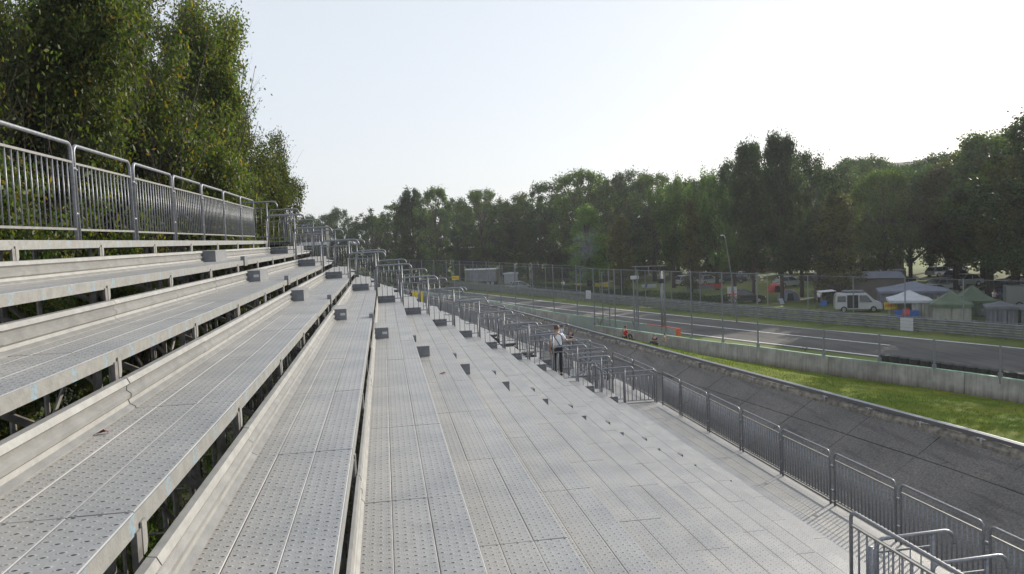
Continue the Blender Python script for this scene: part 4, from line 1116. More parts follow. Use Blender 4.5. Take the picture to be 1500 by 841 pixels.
# white camper van with open side door
t = empty('camper_van', (42.6, 65.6, GZ), RAD(-26), 'white camper van with its dark side door open and a rack on the roof', 'van'); t.scale = (.80, .84, .84)
hw = .95
o = extrude_side([(-2.45, .35, hw), (-2.5, 1.0, hw), (-2.4, 1.95, hw * .88), (-2.2, 2.08, hw * .82), (.75, 2.08, hw * .82), (.95, 2.0, hw * .85), (1.72, 1.28, hw * .93), (2.38, 1.02, hw * .92), (2.5, .75, hw * .92), (2.5, .35, hw)], hw).build('body', MT['white'], t, bevel=.04)
s_ = -1
MB().hexa([(-2.25, s_ * .945, 1.15), (-1.35, s_ * .945, 1.15), (-1.35, s_ * .93, 1.15), (-2.25, s_ * .93, 1.15), (-2.2, s_ * .90, 1.78), (-1.35, s_ * .90, 1.78), (-1.35, s_ * .87, 1.78), (-2.2, s_ * .87, 1.78)]).build('window', MT['glass'], t)
MB().box(-1.2, -.05, -.975, -.90, .42, 1.88).build('door_opening', MT['black'], t)
MB().hexa([(.12, -.965, 1.12), (1.45, -.945, 1.12), (1.45, -.90, 1.12), (.12, -.92, 1.12), (.12, -.885, 1.85), (.85, -.875, 1.85), (.85, -.82, 1.85), (.12, -.83, 1.85)]).build('window', MT['glass'], t)
MB().hexa([(1.05, -.74, 1.98), (1.05, .74, 1.98), (1.76, .84, 1.31), (1.76, -.84, 1.31), (1.02, -.74, 2.0), (1.02, .74, 2.0), (1.80, .84, 1.33), (1.80, -.84, 1.33)]).build('windscreen', MT['glass'], t)
MB().box(-1.3, 1.0 - .3, -.7, .7, 2.14, 2.17).box(-1.6, .6, -.55, .55, 2.18, 2.34).build('roof_rack', MT['canvas_grey'], t)
MB().box(-1.25, -.02, -1.03, -.98, .40, .48).box(-.04, .06, -1.0, -.95, .40, 1.95).build('door_frame', MT['white'], t)
wheels(t, (-1.55, 1.55), .96, .34)
for sgn in (-1, 1): MB().box(2.44, 2.53, sgn * .66 - .14, sgn * .66 + .14, .72, .95).build('headlight', MT['rim'], t)
t = empty('awning', (40.6, 66.3, GZ), RAD(-20), 'small pale awning stretched from the rear of the white camper van', 'awning')
MB().hexa([(-1.3, -.9, 1.9), (.1, -.9, 2.0), (.1, .9, 2.0), (-1.3, .9, 1.9), (-1.3, -.9, 1.93), (.1, -.9, 2.03), (.1, .9, 2.03), (-1.3, .9, 1.93)]).build('roof', MT['canvas_white'], t)
MB().tube([(-1.25, -.85, 0), (-1.25, -.85, 1.9)], .02, 6).tube([(-1.25, .85, 0), (-1.25, .85, 1.9)], .02, 6).build('leg', MT['steel'], t)

# long trailer and box tents far down the track
t = empty('trailer', (16.2, 131, GZ), RAD(-22), 'long dark trailer with pale tarpaulin roof far down the track', 'trailer')
MB().box(-2.7, 2.7, -1.2, 1.2, .8, 2.75).build('body', MT['taupe'], t); MB().prism([(-1.25, 2.75), (1.25, 2.75), (1.1, 2.9), (-1.1, 2.9)], -2.75, 2.75, 'x').build('roof', MT['roof_white'], t)
for k in range(7): MB().box(-2.6 + .8 * k, -2.48 + .8 * k, -1.24, -1.21, .8, 2.7).build('rib', MT['steel'], t)
MB().box(-1.6, 2.6, -1.26, -1.245, .85, 2.3).build('curtain', MT['canvas_grey'], t)
wheels(t, (1.2, 2.0), 1.15, .45)
def box_tent(x, y, rz, w, d, h, rise, wallm, roofm, lab, cat='tent', over=.15, open_front=False, panels=4, name='tent'):
    t = empty(name, (x, y, GZ), rz, lab, cat)
    pm = MB(); a, b = w / 2 + over, d / 2 + over
    n = 8; bb = len(pm.v)
    ring = []
    for q in range(4):
        c0 = [(-a, -b), (a, -b), (a, b), (-a, b)][q]; c1 = [(a, -b), (a, b), (-a, b), (-a, -b)][q]
        for k in range(n): ring.append((c0[0] + (c1[0] - c0[0]) * k / n, c0[1] + (c1[1] - c0[1]) * k / n))
    levels = [(1.0, 0, -.22), (1.0, 0, 0), (.62, 0, rise * .30), (.30, 0, rise * .66), (.04, 0, rise)]
    for f_, _, zz in levels:
        for k, (px, py) in enumerate(ring):
            sag = -.05 * rise * math.sin(math.pi * ((k % n) / n)) if 0 < f_ < 1 else 0
            pm.v.append((px * f_, py * f_, h + zz + sag))
    m_ = len(ring)
    for l in range(len(levels) - 1):
        for k in range(m_): j = (k + 1) % m_; pm.f.append((l*m_ + k, l*m_ + j, (l+1)*m_ + j, (l+1)*m_ + k))
    pm.f.append(tuple((len(levels) - 1) * m_ + k for k in range(m_)))
    pm.build('roof', MT[roofm], t)
    for q in range(panels):
        if open_front and q < panels // 2: continue
        x0 = -w/2 + w * q / panels + .02; x1 = -w/2 + w * (q + 1) / panels - .02
        wv = MB(); K = 6
        for k in range(K + 1):
            xx = x0 + (x1 - x0) * k / K; yy = -d/2 + .03 * math.sin(k * 2.1 + q)
            wv.v += [(xx, yy, 0), (xx, yy, h - .02)]
        for k in range(K): wv.f.append((2*k, 2*k+2, 2*k+3, 2*k+1))
        wv.build('wall', MT[wallm], t)
    sw = MB(); sw.quad((w/2, -d/2, 0), (w/2, d/2, 0), (w/2, d/2, h), (w/2, -d/2, h)); sw.quad((-w/2, d/2, 0), (w/2, d/2, 0), (w/2, d/2, h), (-w/2, d/2, h))
    if not open_front: sw.quad((-w/2, -d/2, 0), (-w/2, d/2, 0), (-w/2, d/2, h), (-w/2, -d/2, h))
    sw.build('wall', MT[wallm], t)
    for sx in (-1, 1):
        for sy in (-1, 1): MB().tube([(sx * w/2, sy * d/2, 0), (sx * w/2, sy * d/2, h)], .025, 6).build('leg', MT['steel'], t)
    return t
box_tent(21.7, 135, RAD(-12), 2.3, 2.0, 1.75, .15, 'ember', 'canvas_white', 'pale blue-grey box tent right of the long trailer')
box_tent(43.6, 59.8, RAD(-30), 3.0, 3.0, 1.55, .75, 'canvas_wall', 'canvas_white', 'white pavilion with one side closed by a cream wall, behind the yellow sign', 'pavilion', open_front=True)
box_tent(48.3, 65.8, RAD(-30), 5.6, 4.0, 1.75, .75, 'canvas_grey', 'canvas_blue', 'wide blue-grey canopy tent behind the white pavilion', open_front=False)
box_tent(44.6, 56.1, RAD(-36), 2.7, 2.6, 1.45, 1.0, 'canvas_wall', 'canvas_green', 'green peaked tent with a pale front wall, the nearer of the green pair', open_front=False, panels=2)
box_tent(48.6, 58.6, RAD(-30), 2.9, 2.9, 1.35, 1.15, 'canvas_green', 'canvas_green', 'all-green peaked tent, the farther of the green pair', panels=2)
box_tent(46.4, 53.0, RAD(-34), 1.9, 1.8, 1.4, .35, 'canvas_grey', 'canvas_grey', 'grey flat-topped tent at the right edge, the left one of two', panels=3)
box_tent(48.0, 51.2, RAD(-36), 2.3, 1.9, 1.4, .35, 'canvas_grey', 'canvas_grey', 'grey flat-topped tent at the right edge, the right one of two', panels=3)
box_tent(71.3, 114.5, RAD(-25), 4.2, 4, 2.5, 1.1, 'taupe', 'roof_white', 'white peaked marquee far behind the long taupe tent, the left one', 'marquee')
box_tent(76.8, 111.0, RAD(-25), 4.6, 4, 2.5, 1.2, 'taupe', 'roof_white', 'white peaked marquee far behind the long taupe tent, the right one', 'marquee')
t = empty('marquee', (49.6, 76.5, GZ), RAD(-24), 'long low taupe marquee with a blue-grey eave behind the camper van', 'marquee')
for k in range(5): MB().box(-4.1 + 1.64 * k + .01, -4.1 + 1.64 * (k + 1) - .01, -2, -1.96, 0, 2.3).build('wall_panel', MT['taupe'], t)
MB().box(-4.1, 4.1, -1.94, 2, 0, 2.3).build('wall', MT['taupe'], t)
MB().hexa([(-4.3, -2.25, 2.32), (4.3, -2.25, 2.32), (4.3, 2.2, 2.32), (-4.3, 2.2, 2.32), (-4.1, -1.4, 2.85), (4.1, -1.4, 2.85), (4.1, 1.4, 2.85), (-4.1, 1.4, 2.85)]).build('roof', MT['canvas_blue'], t)
t = empty('box_trailer', (57.2, 82, GZ), RAD(-22), 'olive tan box trailer right of the long taupe marquee', 'trailer')
MB().box(-1.6, 1.6, -1.1, 1.1, .3, 2.5).build('body', MT['olive'], t, bevel=.08); MB().box(-1.55, 1.55, -1.05, 1.05, 2.5, 2.58).build('roof', MT['roof_white'], t); wheels(t, (0,), 1.05, .32)
t = empty('box_trailer', (55.6, 61.6, GZ), RAD(-32), 'small pale grey box trailer far right behind the green tents', 'trailer')
MB().box(-1.0, 1.0, -.8, .8, .4, 2.0).build('body', MT['silver'], t, bevel=.05); wheels(t, (0,), .8, .3)
t = empty('caravan', (70.0, 122, GZ), RAD(-20), 'white caravan roof showing above the marquees', 'caravan')
MB().box(-2.8, 2.8, -1.1, 1.1, .5, 3.6).build('body', MT['white'], t, bevel=.2); MB().box(-2, -.6, -1.13, -1.11, 1.9, 2.7).build('window', MT['glass'], t)
t = empty('low_building', (66, 132, GZ), RAD(-15), 'reddish low building wall glimpsed between the trunks', 'building')
MB().box(-8, 6, 0, 6, 0, 3.4).build('wall', MT['brick'], t); MB().prism([(-.5, 3.4), (6.5, 3.4), (3, 4.8)], -8.4, 6.4, 'x').build('roof', MT['canvas_grey'], t)
for k in range(3): MB().box(-6 + 4 * k, -4.8 + 4 * k, -.04, -.005, 1.1, 2.4).build('window', MT['glass'], t)
# glassy office block behind the top handrails
t = empty('control_building', (-13.2, 150, GZ), 0, 'dark glazed building with a pale band behind the topmost end handrails', 'building')
MB().box(-3.6, 2.8, 0, 8, 0, 11.6).build('wall', MT['screen'], t)
MB().box(-3.6, 2.8, -.12, -.01, 7.9, 8.5).build('band', MT['canvas_white'], t)
for k in range(6):
    for r in range(4): MB().box(-3.4 + 1.02 * k, -2.5 + 1.02 * k, -.06, -.01, 1.1 + 2.6 * r if r < 3 else 9.0, 3.2 + 2.6 * r if r < 3 else 11.0).build('window', MT['glass'], t) if r != 2 else None
# small camp things
def dome(x, y, rz, w, h, m_, lab):
    t = empty('dome_tent', (x, y, GZ), rz, lab, 'tent'); mb = MB(); n, k_ = 14, 5
    for j in range(k_ + 1):
        a = j / k_ * math.pi / 2
        for i in range(n): b = 2 * math.pi * i / n; mb.v.append((w * math.cos(a) * math.cos(b), w * .8 * math.cos(a) * math.sin(b), h * math.sin(a)))
    for j in range(k_):
        for i in range(n): mb.f.append((j*n + i, j*n + (i+1) % n, (j+1)*n + (i+1) % n, (j+1)*n + i))
    mb.build('shell', MT[m_], t, smooth=True)
    MB().prism([(-.35, .05), (.35, .05), (.25, h * .7), (-.25, h * .7)], -w * .8 - .01, -w * .8 + .25, 'y').build('door', MT['black'], t)
dome(43.2, 79.1, -.3, 1.25, 1.2, 'canvas_blue', 'low grey-blue dome tent left of the camper van')
dome(47.5, 90, -.3, 1.2, 1.15, 'redpaint', 'small red dome tent under the far trees')
def table(x, y, rz, m_, lab, w=1.8, cloth=.35):
    t = empty('camp_table', (x, y, GZ), rz, lab, 'table')
    MB().box(-w/2, w/2, -.4, .4, .70, .74).build('top', MT[m_], t); MB().box(-w/2, w/2, -.42, -.405, .70 - cloth, .735).build('cloth', MT[m_], t)
    for sx in (-1, 1):
        for sy in (-1, 1): MB().tube([(sx * (w/2 - .1), sy * .3, 0), (sx * (w/2 - .1), sy * .3, .7)], .02, 5).build('leg', MT['steel'], t)
table(42.4, 58.5, RAD(-30), 'bluefab', 'long table with a bright blue cloth under the open side of the white pavilion', 1.8, .45)
table(35.7, 103.2, -.2, 'canvas_white', 'white folding table on the bright grass beyond the hedge', 2.0)
table(31.5, 112, -.2, 'yellow', 'yellow-covered table in the smoke beyond the hedge, the right one', 2.0, .6)
table(28.2, 113, -.2, 'yellow', 'small yellow-covered table in the smoke beyond the hedge, the left one', 1.0, .5)
t = empty('tape_barrier', (40.6, 95.8, GZ), RAD(-12), 'red and blue-grey low banner fence beyond the dark hedge', 'banner')
MB().box(-2.2, 2.2, -.02, .02, .35, .95).build('banner', MT['canvas_grey'], t); MB().box(-2.2, 2.2, -.035, -.021, .86, .98).box(1.2, 2.2, -.035, -.021, .4, .85).build('stripe', MT['redpaint'], t)
for k in range(5): MB().tube([(-2.2 + 1.1 * k, .03, 0), (-2.2 + 1.1 * k, .03, 1.0)], .025, 5).build('stake', MT['steel'], t)
t = empty('parasol', (63.7, 115.4, GZ), 0, 'red parasol leaning open under the trees', 'parasol')
mb = MB()
for k in range(8):
    a, b = k * math.pi / 4, (k + 1) * math.pi / 4; mb.tri((0, 0, 2.9), (1.4 * math.cos(a), 1.4 * math.sin(a), 2.35), (1.4 * math.cos(b), 1.4 * math.sin(b), 2.35))
mb.build('canopy', MT['redpaint'], t); MB().tube([(0, 0, 0), (0, 0, 2.9)], .025, 6).build('pole', MT['steel'], t)
t = empty('camp_chair', (40.3, 75.0, GZ), .4, 'small pale board leaning on the ground by the thick trunk', 'board')
MB().hexa([(-.3, 0, .05), (.3, 0, .05), (.3, .03, .05), (-.3, .03, .05), (-.25, .3, .62), (.35, .3, .62), (.35, .33, .62), (-.25, .33, .62)]).build('board', MT['ember'], t)
t.name = 'leaning_board'

# ================================================================== TREES
def leaves_mesh(name, C, size, m_, seed, droop=0.0, aspect=.5):
    rg = np.random.default_rng(seed); n = len(C)
    d = rg.normal(0, 1, (n, 3)); d[:, 2] -= droop; d /= np.linalg.norm(d, axis=1)[:, None]
    q = rg.normal(0, 1, (n, 3)); w = np.cross(d, q); w /= np.linalg.norm(w, axis=1)[:, None]
    L_ = (size * rg.uniform(.65, 1.35, n))[:, None]
    v = np.empty((n, 4, 3))
    v[:, 0] = C - d * L_ * .5; v[:, 1] = C + w * L_ * aspect * .5; v[:, 2] = C + d * L_ * .5; v[:, 3] = C - w * L_ * aspect * .5
    return raw_mesh(name, v.reshape(-1, 3), 4, m_)

ENV = {
 'round':  (lambda t: math.sqrt(max(0, 1 - ((t - .5) / .52) ** 2)), .33, .22),
 'broad':  (lambda t: math.sqrt(max(0, 1 - ((t - .5) / .52) ** 4)), .38, .23),
 'column': (lambda t: min(1, t * 4 + .45) * (1 - t ** 2.5) ** .8, .15, .06),
 'fan':    (lambda t: .30 + .75 * t ** 1.2 if t < .86 else (1.0 - ((t - .86) / .15) ** 2 * .85), .27, .30),
 'tall':   (lambda t: min(1, t * 3 + .4) * (1 - max(0, t - .3) ** 1.6 * 1.15), .27, .20),
 'airy':   (lambda t: math.sqrt(max(0, 1 - ((t - .5) / .52) ** 2)), .28, .22),
 'wood':   (lambda t: min(1, t * 5 + .6) * math.sqrt(max(0, 1 - max(0, (t - .5) / .52) ** 2)), .40, .0),
 'high':   (lambda t: min(1, t * 5 + .6) * math.sqrt(max(0, 1 - max(0, (t - .5) / .52) ** 2)), .38, .24),
 'bush':   (lambda t: math.sqrt(max(0, 1 - t ** 2.2)), .62, .0),
}
def tree_meshes(kind, seed, H=16.0, nleaf=9000, size=.26, mkey='leaf_a'):
    env, rw_, cb = ENV[kind]; r = random.Random(seed); rg = np.random.default_rng(seed)
    R_ = rw_ * H; z0 = cb * H; hc = H - z0
    clumps = []
    ncl = {'airy': 80, 'column': 70, 'fan': 120, 'bush': 60, 'wood': 150, 'high': 150, 'tall': 150}.get(kind, 120)
    lob = [(r.uniform(0, 6.28), r.uniform(0, 1), r.uniform(.75, 1.22)) for _ in range(9)]
    while len(clumps) < ncl:
        t = r.random() ** .85; a = r.uniform(0, 6.28); rr = R_ * env(t) * (r.random() ** .42)
        k = 1.0
        for la, lt, lk in lob:
            dd = math.cos(a - la) * math.exp(-((t - lt) / .22) ** 2)
            if dd > .2: k *= 1 + (lk - 1) * dd
        rr *= k
        clumps.append((rr * math.cos(a), rr * math.sin(a), z0 + hc * t * (1 + .04 * (k - 1)), r.uniform(.45, 1.0) * (.062 * H if kind != 'airy' else .05 * H)))
    if kind == 'tall':       # two leaders at the top
        for k in range(16): clumps.append((R_ * (.28 if k % 2 else -.25) + r.uniform(-.3, .3), r.uniform(-.5, .5), H * (.86 + .14 * k / 16), .5))
    cl = np.array(clumps); w = cl[:, 3] ** 1.6; w /= w.sum()
    idx = rg.choice(len(cl), nleaf, p=w)
    off = rg.normal(0, .52, (nleaf, 3)) * cl[idx, 3][:, None]
    if kind == 'fan': off[:, 2] *= 1.9; off[:, :2] *= .6
    P = cl[idx, :3] + off
    P[:, 2] = np.maximum(P[:, 2], .15)
    crown = leaves_mesh('crown', P, size, MT[mkey], seed)
    mb = MB(); rt = H * .017 if kind != 'bush' else .05
    lean = (r.uniform(-.3, .3), r.uniform(-.3, .3))
    top = H * (.80 if kind != 'fan' else .55)
    trunk = [(0, 0, -.3), (lean[0] * .3, lean[1] * .3, top * .3), (lean[0], lean[1], top * .65), (lean[0] * 1.2, lean[1] * 1.1, top)]
    mb.tube(trunk, [rt * 1.25, rt, rt * .6, rt * .2], 7)
    for k in range(26 if kind != 'bush' else 8):
        c = clumps[r.randrange(len(clumps))]; zb = min(top * .95, max(H * .10, c[2] * r.uniform(.45, .8)))
        f = zb / top; b = (lean[0] * f, lean[1] * f, zb)
        mid = ((b[0] + c[0]) * .5 + r.uniform(-.2, .2), (b[1] + c[1]) * .5 + r.uniform(-.2, .2), (b[2] + c[2]) * .5 + .2)
        mb.tube([b, mid, c[:3]], [rt * .42, rt * .26, rt * .07], 5, caps=False)
    return crown, mb.mesh('trunk', MT['bark'], True)
VAR = {}
def variant(kind, mkey, v):
    k = (kind, mkey, v)
    if k not in VAR:
        nl = {'airy': 11000, 'column': 12000, 'bush': 8000, 'tall': 28000, 'fan': 20000, 'wood': 26000, 'high': 26000}.get(kind, 22000)
        VAR[k] = tree_meshes(kind, 13 * v + len(kind) * 101 + len(mkey) * 7 + ord(mkey[-1]), nleaf=nl, mkey=mkey, size=.34 if kind in ('wood', 'high') else .30)
    return VAR[k]
tr_rng = random.Random(17)
def tree(x, y, topz, kind, mkey, lab, v=0, wid=1.0, group=None, name='tree', base=GZ, cat='tree'):
    cr, tk = variant(kind, mkey, v)
    t = empty(name, (x, y, base), tr_rng.uniform(0, 6.28) if kind != 'tall' else tr_rng.uniform(-.2, .2), lab, cat, group)
    s_ = (topz - base) / 16.0; t.scale = (s_ * wid, s_ * wid, s_)
    place('crown', cr, t); place('trunk', tk, t)
    return t
T_ = [ # x, y, topz, kind, material, variant, width, label
 (-15.4, 170, 5.4, 'round', 'leaf_a', 0, .9, 'small rounded dark tree just right of the topmost end handrails'),
 (-13.0, 195, 6.6, 'round', 'leaf_b', 1, .9, 'tree half hidden behind the small rounded tree on the far left of the treeline'),
 (-8.6, 170, 6.7, 'round', 'leaf_a', 1, .8, 'dome-topped dark tree standing out on the left of the treeline'),
 (-1.7, 150, 5.8, 'airy', 'leaf_a', 0, 1.2, 'loose open-branched tree right of the dome-topped one'),
 (2.3, 141, 6.6, 'airy', 'leaf_b', 1, 1.0, 'airy tree leaning over at the left shoulder of the tall dense tree'),
 (5.1, 140, 8.7, 'tall', 'leaf_a', 0, .75, 'tall dense dark tree rising above the left part of the treeline'),
 (8.9, 135, 8.2, 'airy', 'leaf_b', 0, .8, 'slender see-through tree right of the tall dense left one'),
 (14.7, 150, 7.2, 'airy', 'leaf_a', 1, 1.0, 'see-through tree left of the notch in the treeline'),
 (17.8, 141, 8.0, 'airy', 'leaf_b', 0, 1.1, 'loose tree with a flat see-through top above the screen tower'),
 (22.9, 150, 6.0, 'round', 'leaf_a', 2, .9, 'low dark rounded tree right of the screen tower'),
 (25.8, 141, 7.2, 'broad', 'leaf_b', 0, .8, 'bushy mid-green tree in the middle of the treeline'),
 (28.6, 134, 8.6, 'airy', 'leaf_a', 1, 1.1, 'tree with bare twiggy top in the middle of the treeline'),
 (32.2, 126, 9.6, 'broad', 'leaf_b', 1, .85, 'large broad tree topping the middle of the treeline'),
 (37.6, 131, 8.6, 'airy', 'leaf_b', 1, 1.1, 'tree with feathery top right of the large broad one'),
 (40.9, 127, 9.4, 'broad', 'leaf_a', 2, .8, 'broad tree left of the two fan-shaped trees'),
 (29.7, 112, 3.4, 'column', 'leaf_c', 0, 1.7, 'low bright green bushy tree behind the drifting smoke'),
 (31.2, 101, 1.8, 'column', 'leaf_d', 0, 1.3, 'low yellowing columnar tree right of the smoke'),
 (42.6, 120, 8.4, 'airy', 'leaf_b', 0, 1.1, 'feathery tree peeping between the broad tree and the fan-shaped tree'),
 (40.0, 105, 6.4, 'fan', 'leaf_c', 0, 1.0, 'fan-shaped tree with clipped spreading crown, the left one of the pair'),
 (39.0, 96, 3.2, 'column', 'leaf_d', 1, .9, 'thin yellow-green ivy-clad tree between the two fan-shaped trees'),
 (43.4, 98, 6.3, 'fan', 'leaf_c', 1, .95, 'fan-shaped tree with clipped spreading crown, the right one of the pair'),
 (39.8, 85, 7.0, 'round', 'leaf_a', 0, .62, 'dark tree at the left shoulder of the tallest clump'),
 (39.6, 80, 8.6, 'tall', 'leaf_a', 1, .56, 'tall dark twin-topped tree, left half of the tallest clump'),
 (40.8, 76, 8.8, 'tall', 'leaf_a', 2, .60, 'tallest dark tree in the middle of the view with two rounded peaks'),
 (46.4, 82, 7.4, 'round', 'leaf_a', 2, .75, 'dark round-headed tree at the right shoulder of the tallest clump'),
 (44.3, 75, 5.2, 'broad', 'leaf_a', 1, .65, 'dark rounded tree just right of the tallest clump'),
 (44.9, 72.5, 2.6, 'column', 'leaf_d', 0, 1.6, 'brownish-leaved slender tree in front of the dark ones'),
 (71.5, 112, 7.0, 'round', 'leaf_c', 0, .9, 'bright-topped tree set back behind the dark ones'),
 (74.8, 114, 9.6, 'broad', 'leaf_a', 0, .9, 'dark wide tree set back that rises over its neighbours'),
 (64.5, 98, 6.4, 'fan', 'leaf_b', 1, 1.2, 'mid-green tree with an even top left of the right-hand trees'),
 (60.0, 82, 5.8, 'broad', 'leaf_a', 2, .9, 'dark broad tree above the long taupe marquee'),
 (54.6, 79, 5.2, 'broad', 'leaf_b', 1, .7, 'mid-green tree above the camper van'),
 (62.6, 78, 6.6, 'round', 'leaf_d', 1, .95, 'tree with touches of autumn colour above the white pavilion'),
 (60.9, 71, 7.8, 'tall', 'leaf_b', 0, 1.1, 'tall loose-topped tree near the right edge, the left one'),
 (59.8, 66.5, 7.7, 'airy', 'leaf_a', 0, 1.3, 'tall open-branched tree near the right edge, above the green tents'),
 (56.6, 61, 6.3, 'broad', 'leaf_d', 0, .75, 'brown-green tree cut off by the right edge of the picture'),
 (60.5, 57.5, 8.2, 'tall', 'leaf_a', 1, 1.0, 'tall dark tree at the very right edge'),
]
for x, y, tz, kind, mk, v, wd, lab in T_: tree(x, y, tz, kind, mk, lab, v, wd, 'trees along the far side of the track')
# second line that fills the wood behind
bk = [(-24, 185, 4.2), (-19, 205, 5), (-4, 185, 5), (1, 172, 5), (7, 166, 5.2), (12, 162, 5.2), (17, 160, 5.4), (21, 165, 5.4), (26, 158, 5.6), (30, 150, 6), (34, 146, 6.6), (38, 143, 7.2), (43, 142, 7.6), (47, 138, 7.6), (52, 134, 7.2), (56, 130, 7.2), (50, 122, 6.6), (61, 126, 7.2), (60, 112, 6.8), (66, 120, 7.4), (70, 106, 7.6), (78, 116, 8.4), (84, 110, 8), (90, 104, 8), (76, 94, 7.6), (72, 85, 7.6), (82, 88, 8), (90, 92, 8), (70, 73, 7.4), (78, 76, 8), (70, 62, 7.6), (86, 72, 8.4), (94, 80, 8)]
bk.sort(key=lambda q: q[0] / q[1])
CN = ['leftmost', 'second', 'third', 'fourth', 'fifth', 'sixth', 'seventh', 'eighth', 'ninth', 'tenth', 'eleventh', 'twelfth', 'thirteenth', 'fourteenth', 'fifteenth', 'sixteenth', 'seventeenth', 'eighteenth', 'nineteenth', 'twentieth', 'twenty-first', 'twenty-second', 'twenty-third', 'twenty-fourth', 'twenty-fifth', 'twenty-sixth', 'twenty-seventh', 'twenty-eighth', 'twenty-ninth', 'thirtieth', 'thirty-first', 'thirty-second', 'rightmost']
for k, (x, y, tz) in enumerate(bk):
    tree(x, y, tz + .9 + tr_rng.uniform(-.5, .5), 'wood' if x < 40 or y > 128 else 'high', tr_rng.choice(['leaf_a', 'leaf_a', 'leaf_b']), 'dense tree in the second rank of the wood, %s%s' % (CN[k], ' of the rank' if k in (0, 32) else ' from the left'), tr_rng.randrange(3), tr_rng.uniform(.95, 1.2), 'trees in the second rank of the wood')
# paddock trees right of the frame that shade the track, and on round the bend
off_ = [(50.5, 50.5, 8), (51, 40, 7.5), (54, 32, 7.5), (50, 28, 6.5), (57, 14, 7.5), (56, 2, 7.5), (64, 38, 9), (68, 18, 9), (58, 36, 8), (66, 46, 8), (55, 22, 7), (63, 26, 8), (60, 8, 7), (70, 14, 8), (74, 34, 8), (66, 0, 7.5), (80, 50, 8), (84, 24, 8), (60, -14, 7), (72, 56, 8.5)]
for k, (x, y, tz) in enumerate(off_):
    tree(x, y, tz + tr_rng.uniform(-1, .6), ['broad', 'tall', 'round'][k % 3], ['leaf_a', 'leaf_b'][k % 2], 'paddock tree outside the picture on the right, %s along from the first' % NTH[k], k % 3, 1.15, 'paddock trees to the right of the view')
# understorey: bushes at the wood's foot and a dark hedge behind the far fence
ub = [(-6, 150), (0, 143), (4, 136), (8, 130), (12.5, 139), (22, 140), (26, 132), (33, 120), (2, 160), (10, 152), (16, 156), (-12, 168), (30, 128), (38, 120)]
for k, (x, y) in enumerate(ub):
    tree(x, y, GZ + tr_rng.uniform(3.2, 6.0), 'bush', tr_rng.choice(['leaf_a', 'leaf_b', 'leaf_a']), 'leafy shrub at the foot of the wood, %s counted by distance from the left end' % CN[k + 1], k % 2, 1.0 + .3 * tr_rng.random(), 'shrubs at the foot of the wood', 'shrub', cat='shrub')
HG = offset(FAR, 7.0); HG = HG[(HG[:, 1] > 72) & (HG[:, 1] < 112)]
rg = np.random.default_rng(8); n = 26000; u = rg.random(n) * (len(HG) - 1.01); i0 = u.astype(int); fr = u - i0
c = HG[i0] * (1 - fr)[:, None] + HG[i0 + 1] * fr[:, None]
P = np.c_[c[:, 0] + rg.normal(0, .5, n), c[:, 1] + rg.normal(0, .5, n), GZ + .05 + 1.25 * rg.random(n) ** .8 + .12 * np.sin(u * 1.7)]
hx, hy = HG[len(HG) // 2]; P -= np.array([hx, hy, GZ])
t = empty('hedge', (hx, hy, GZ), 0, 'long dark clipped hedge behind the far debris fence', 'hedge')
place('foliage', leaves_mesh('foliage', P, .16, MT['leaf_a'], 5), t)
mb = MB()
for k in range(0, len(HG), 1): mb.tube([(HG[k][0] - hx, HG[k][1] - hy, 0), (HG[k][0] - hx, HG[k][1] - hy, .9)], .03, 5)
mb.build('stems', MT['bark'], t)

# near trees behind the stand: branches grown outwards, leaves on the twigs
def near_tree(seed, H, spread, nper=58):
    r = random.Random(seed); mb = MB(); tips = []
    def grow(p, d, L_, rad, depth):
        if math.hypot(p.x, p.y) > 2.9: return
        seg = 3; pts = [p]; rads = [rad]
        for k in range(seg):
            d = (d + Vector((r.gauss(0, .13), r.gauss(0, .13), .05))).normalized(); p = p + d * L_ / seg
            pts.append(p.copy()); rads.append(rad * (1 - .22 * (k + 1)))
        mb.tube(pts, rads, 6 if depth < 2 else 4, caps=False)
        if depth >= 3: tips.extend((pts[1], pts[2], pts[3])); 
        if depth == 4 or L_ < .35: return
        nb = {0: 5, 1: 6, 2: 6, 3: 5}[depth]
        for k in range(nb):
            f = r.uniform(.25, 1.0); q = pts[0].lerp(pts[-1], f) if depth else pts[0].lerp(pts[-1], .35 + .65 * k / nb)
            an = r.uniform(0, 6.28); tilt = r.uniform(.35, .95) * spread
            ax = d.orthogonal().normalized(); ax.rotate(Matrix.Rotation(an, 3, d))
            nd = (d * math.cos(tilt) + ax * math.sin(tilt) + Vector((0, 0, .12))).normalized()
            grow(q, nd, L_ * r.uniform(.50, .72), rad * .5, depth + 1)
        grow(pts[-1], d, L_ * .62, rad * .42, depth + 1) if depth < 3 else None
    for k in range(3):
        grow(Vector((r.uniform(-.15, .15), r.uniform(-.15, .15), -.2)), Vector((r.uniform(-.22, .22), r.uniform(-.22, .22), 1)).normalized(), H * .46, .10, 0)
    T = np.array([tuple(q) for q in tips]); rg = np.random.default_rng(seed)
    wt = np.exp(2.1 * (np.sin(T[:, 0] * 2.1 + seed) + np.sin(T[:, 1] * 2.3 + 1.7 * seed) + np.sin(T[:, 2] * 1.9 + T[:, 0]))); wt = np.clip(wt, .12, 12) ; wt /= wt.sum()
    k = rg.choice(len(T), int(len(T) * nper), p=wt); P = T[k] + rg.normal(0, .12, (len(k), 3)) * np.array([1, 1, 1.0]); 
    cx_, cy_ = T[:, 0].mean(), T[:, 1].mean(); P[:, 0] -= cx_; P[:, 1] -= cy_; mb.v = [(q[0] - cx_, q[1] - cy_, q[2]) for q in mb.v]
    return leaves_mesh('leaves', P, .092, MT['leaf_near'], seed, droop=.2, aspect=.46), mb.mesh('trunk', MT['bark'], True), float(np.percentile(T[:, 2], 99.5))
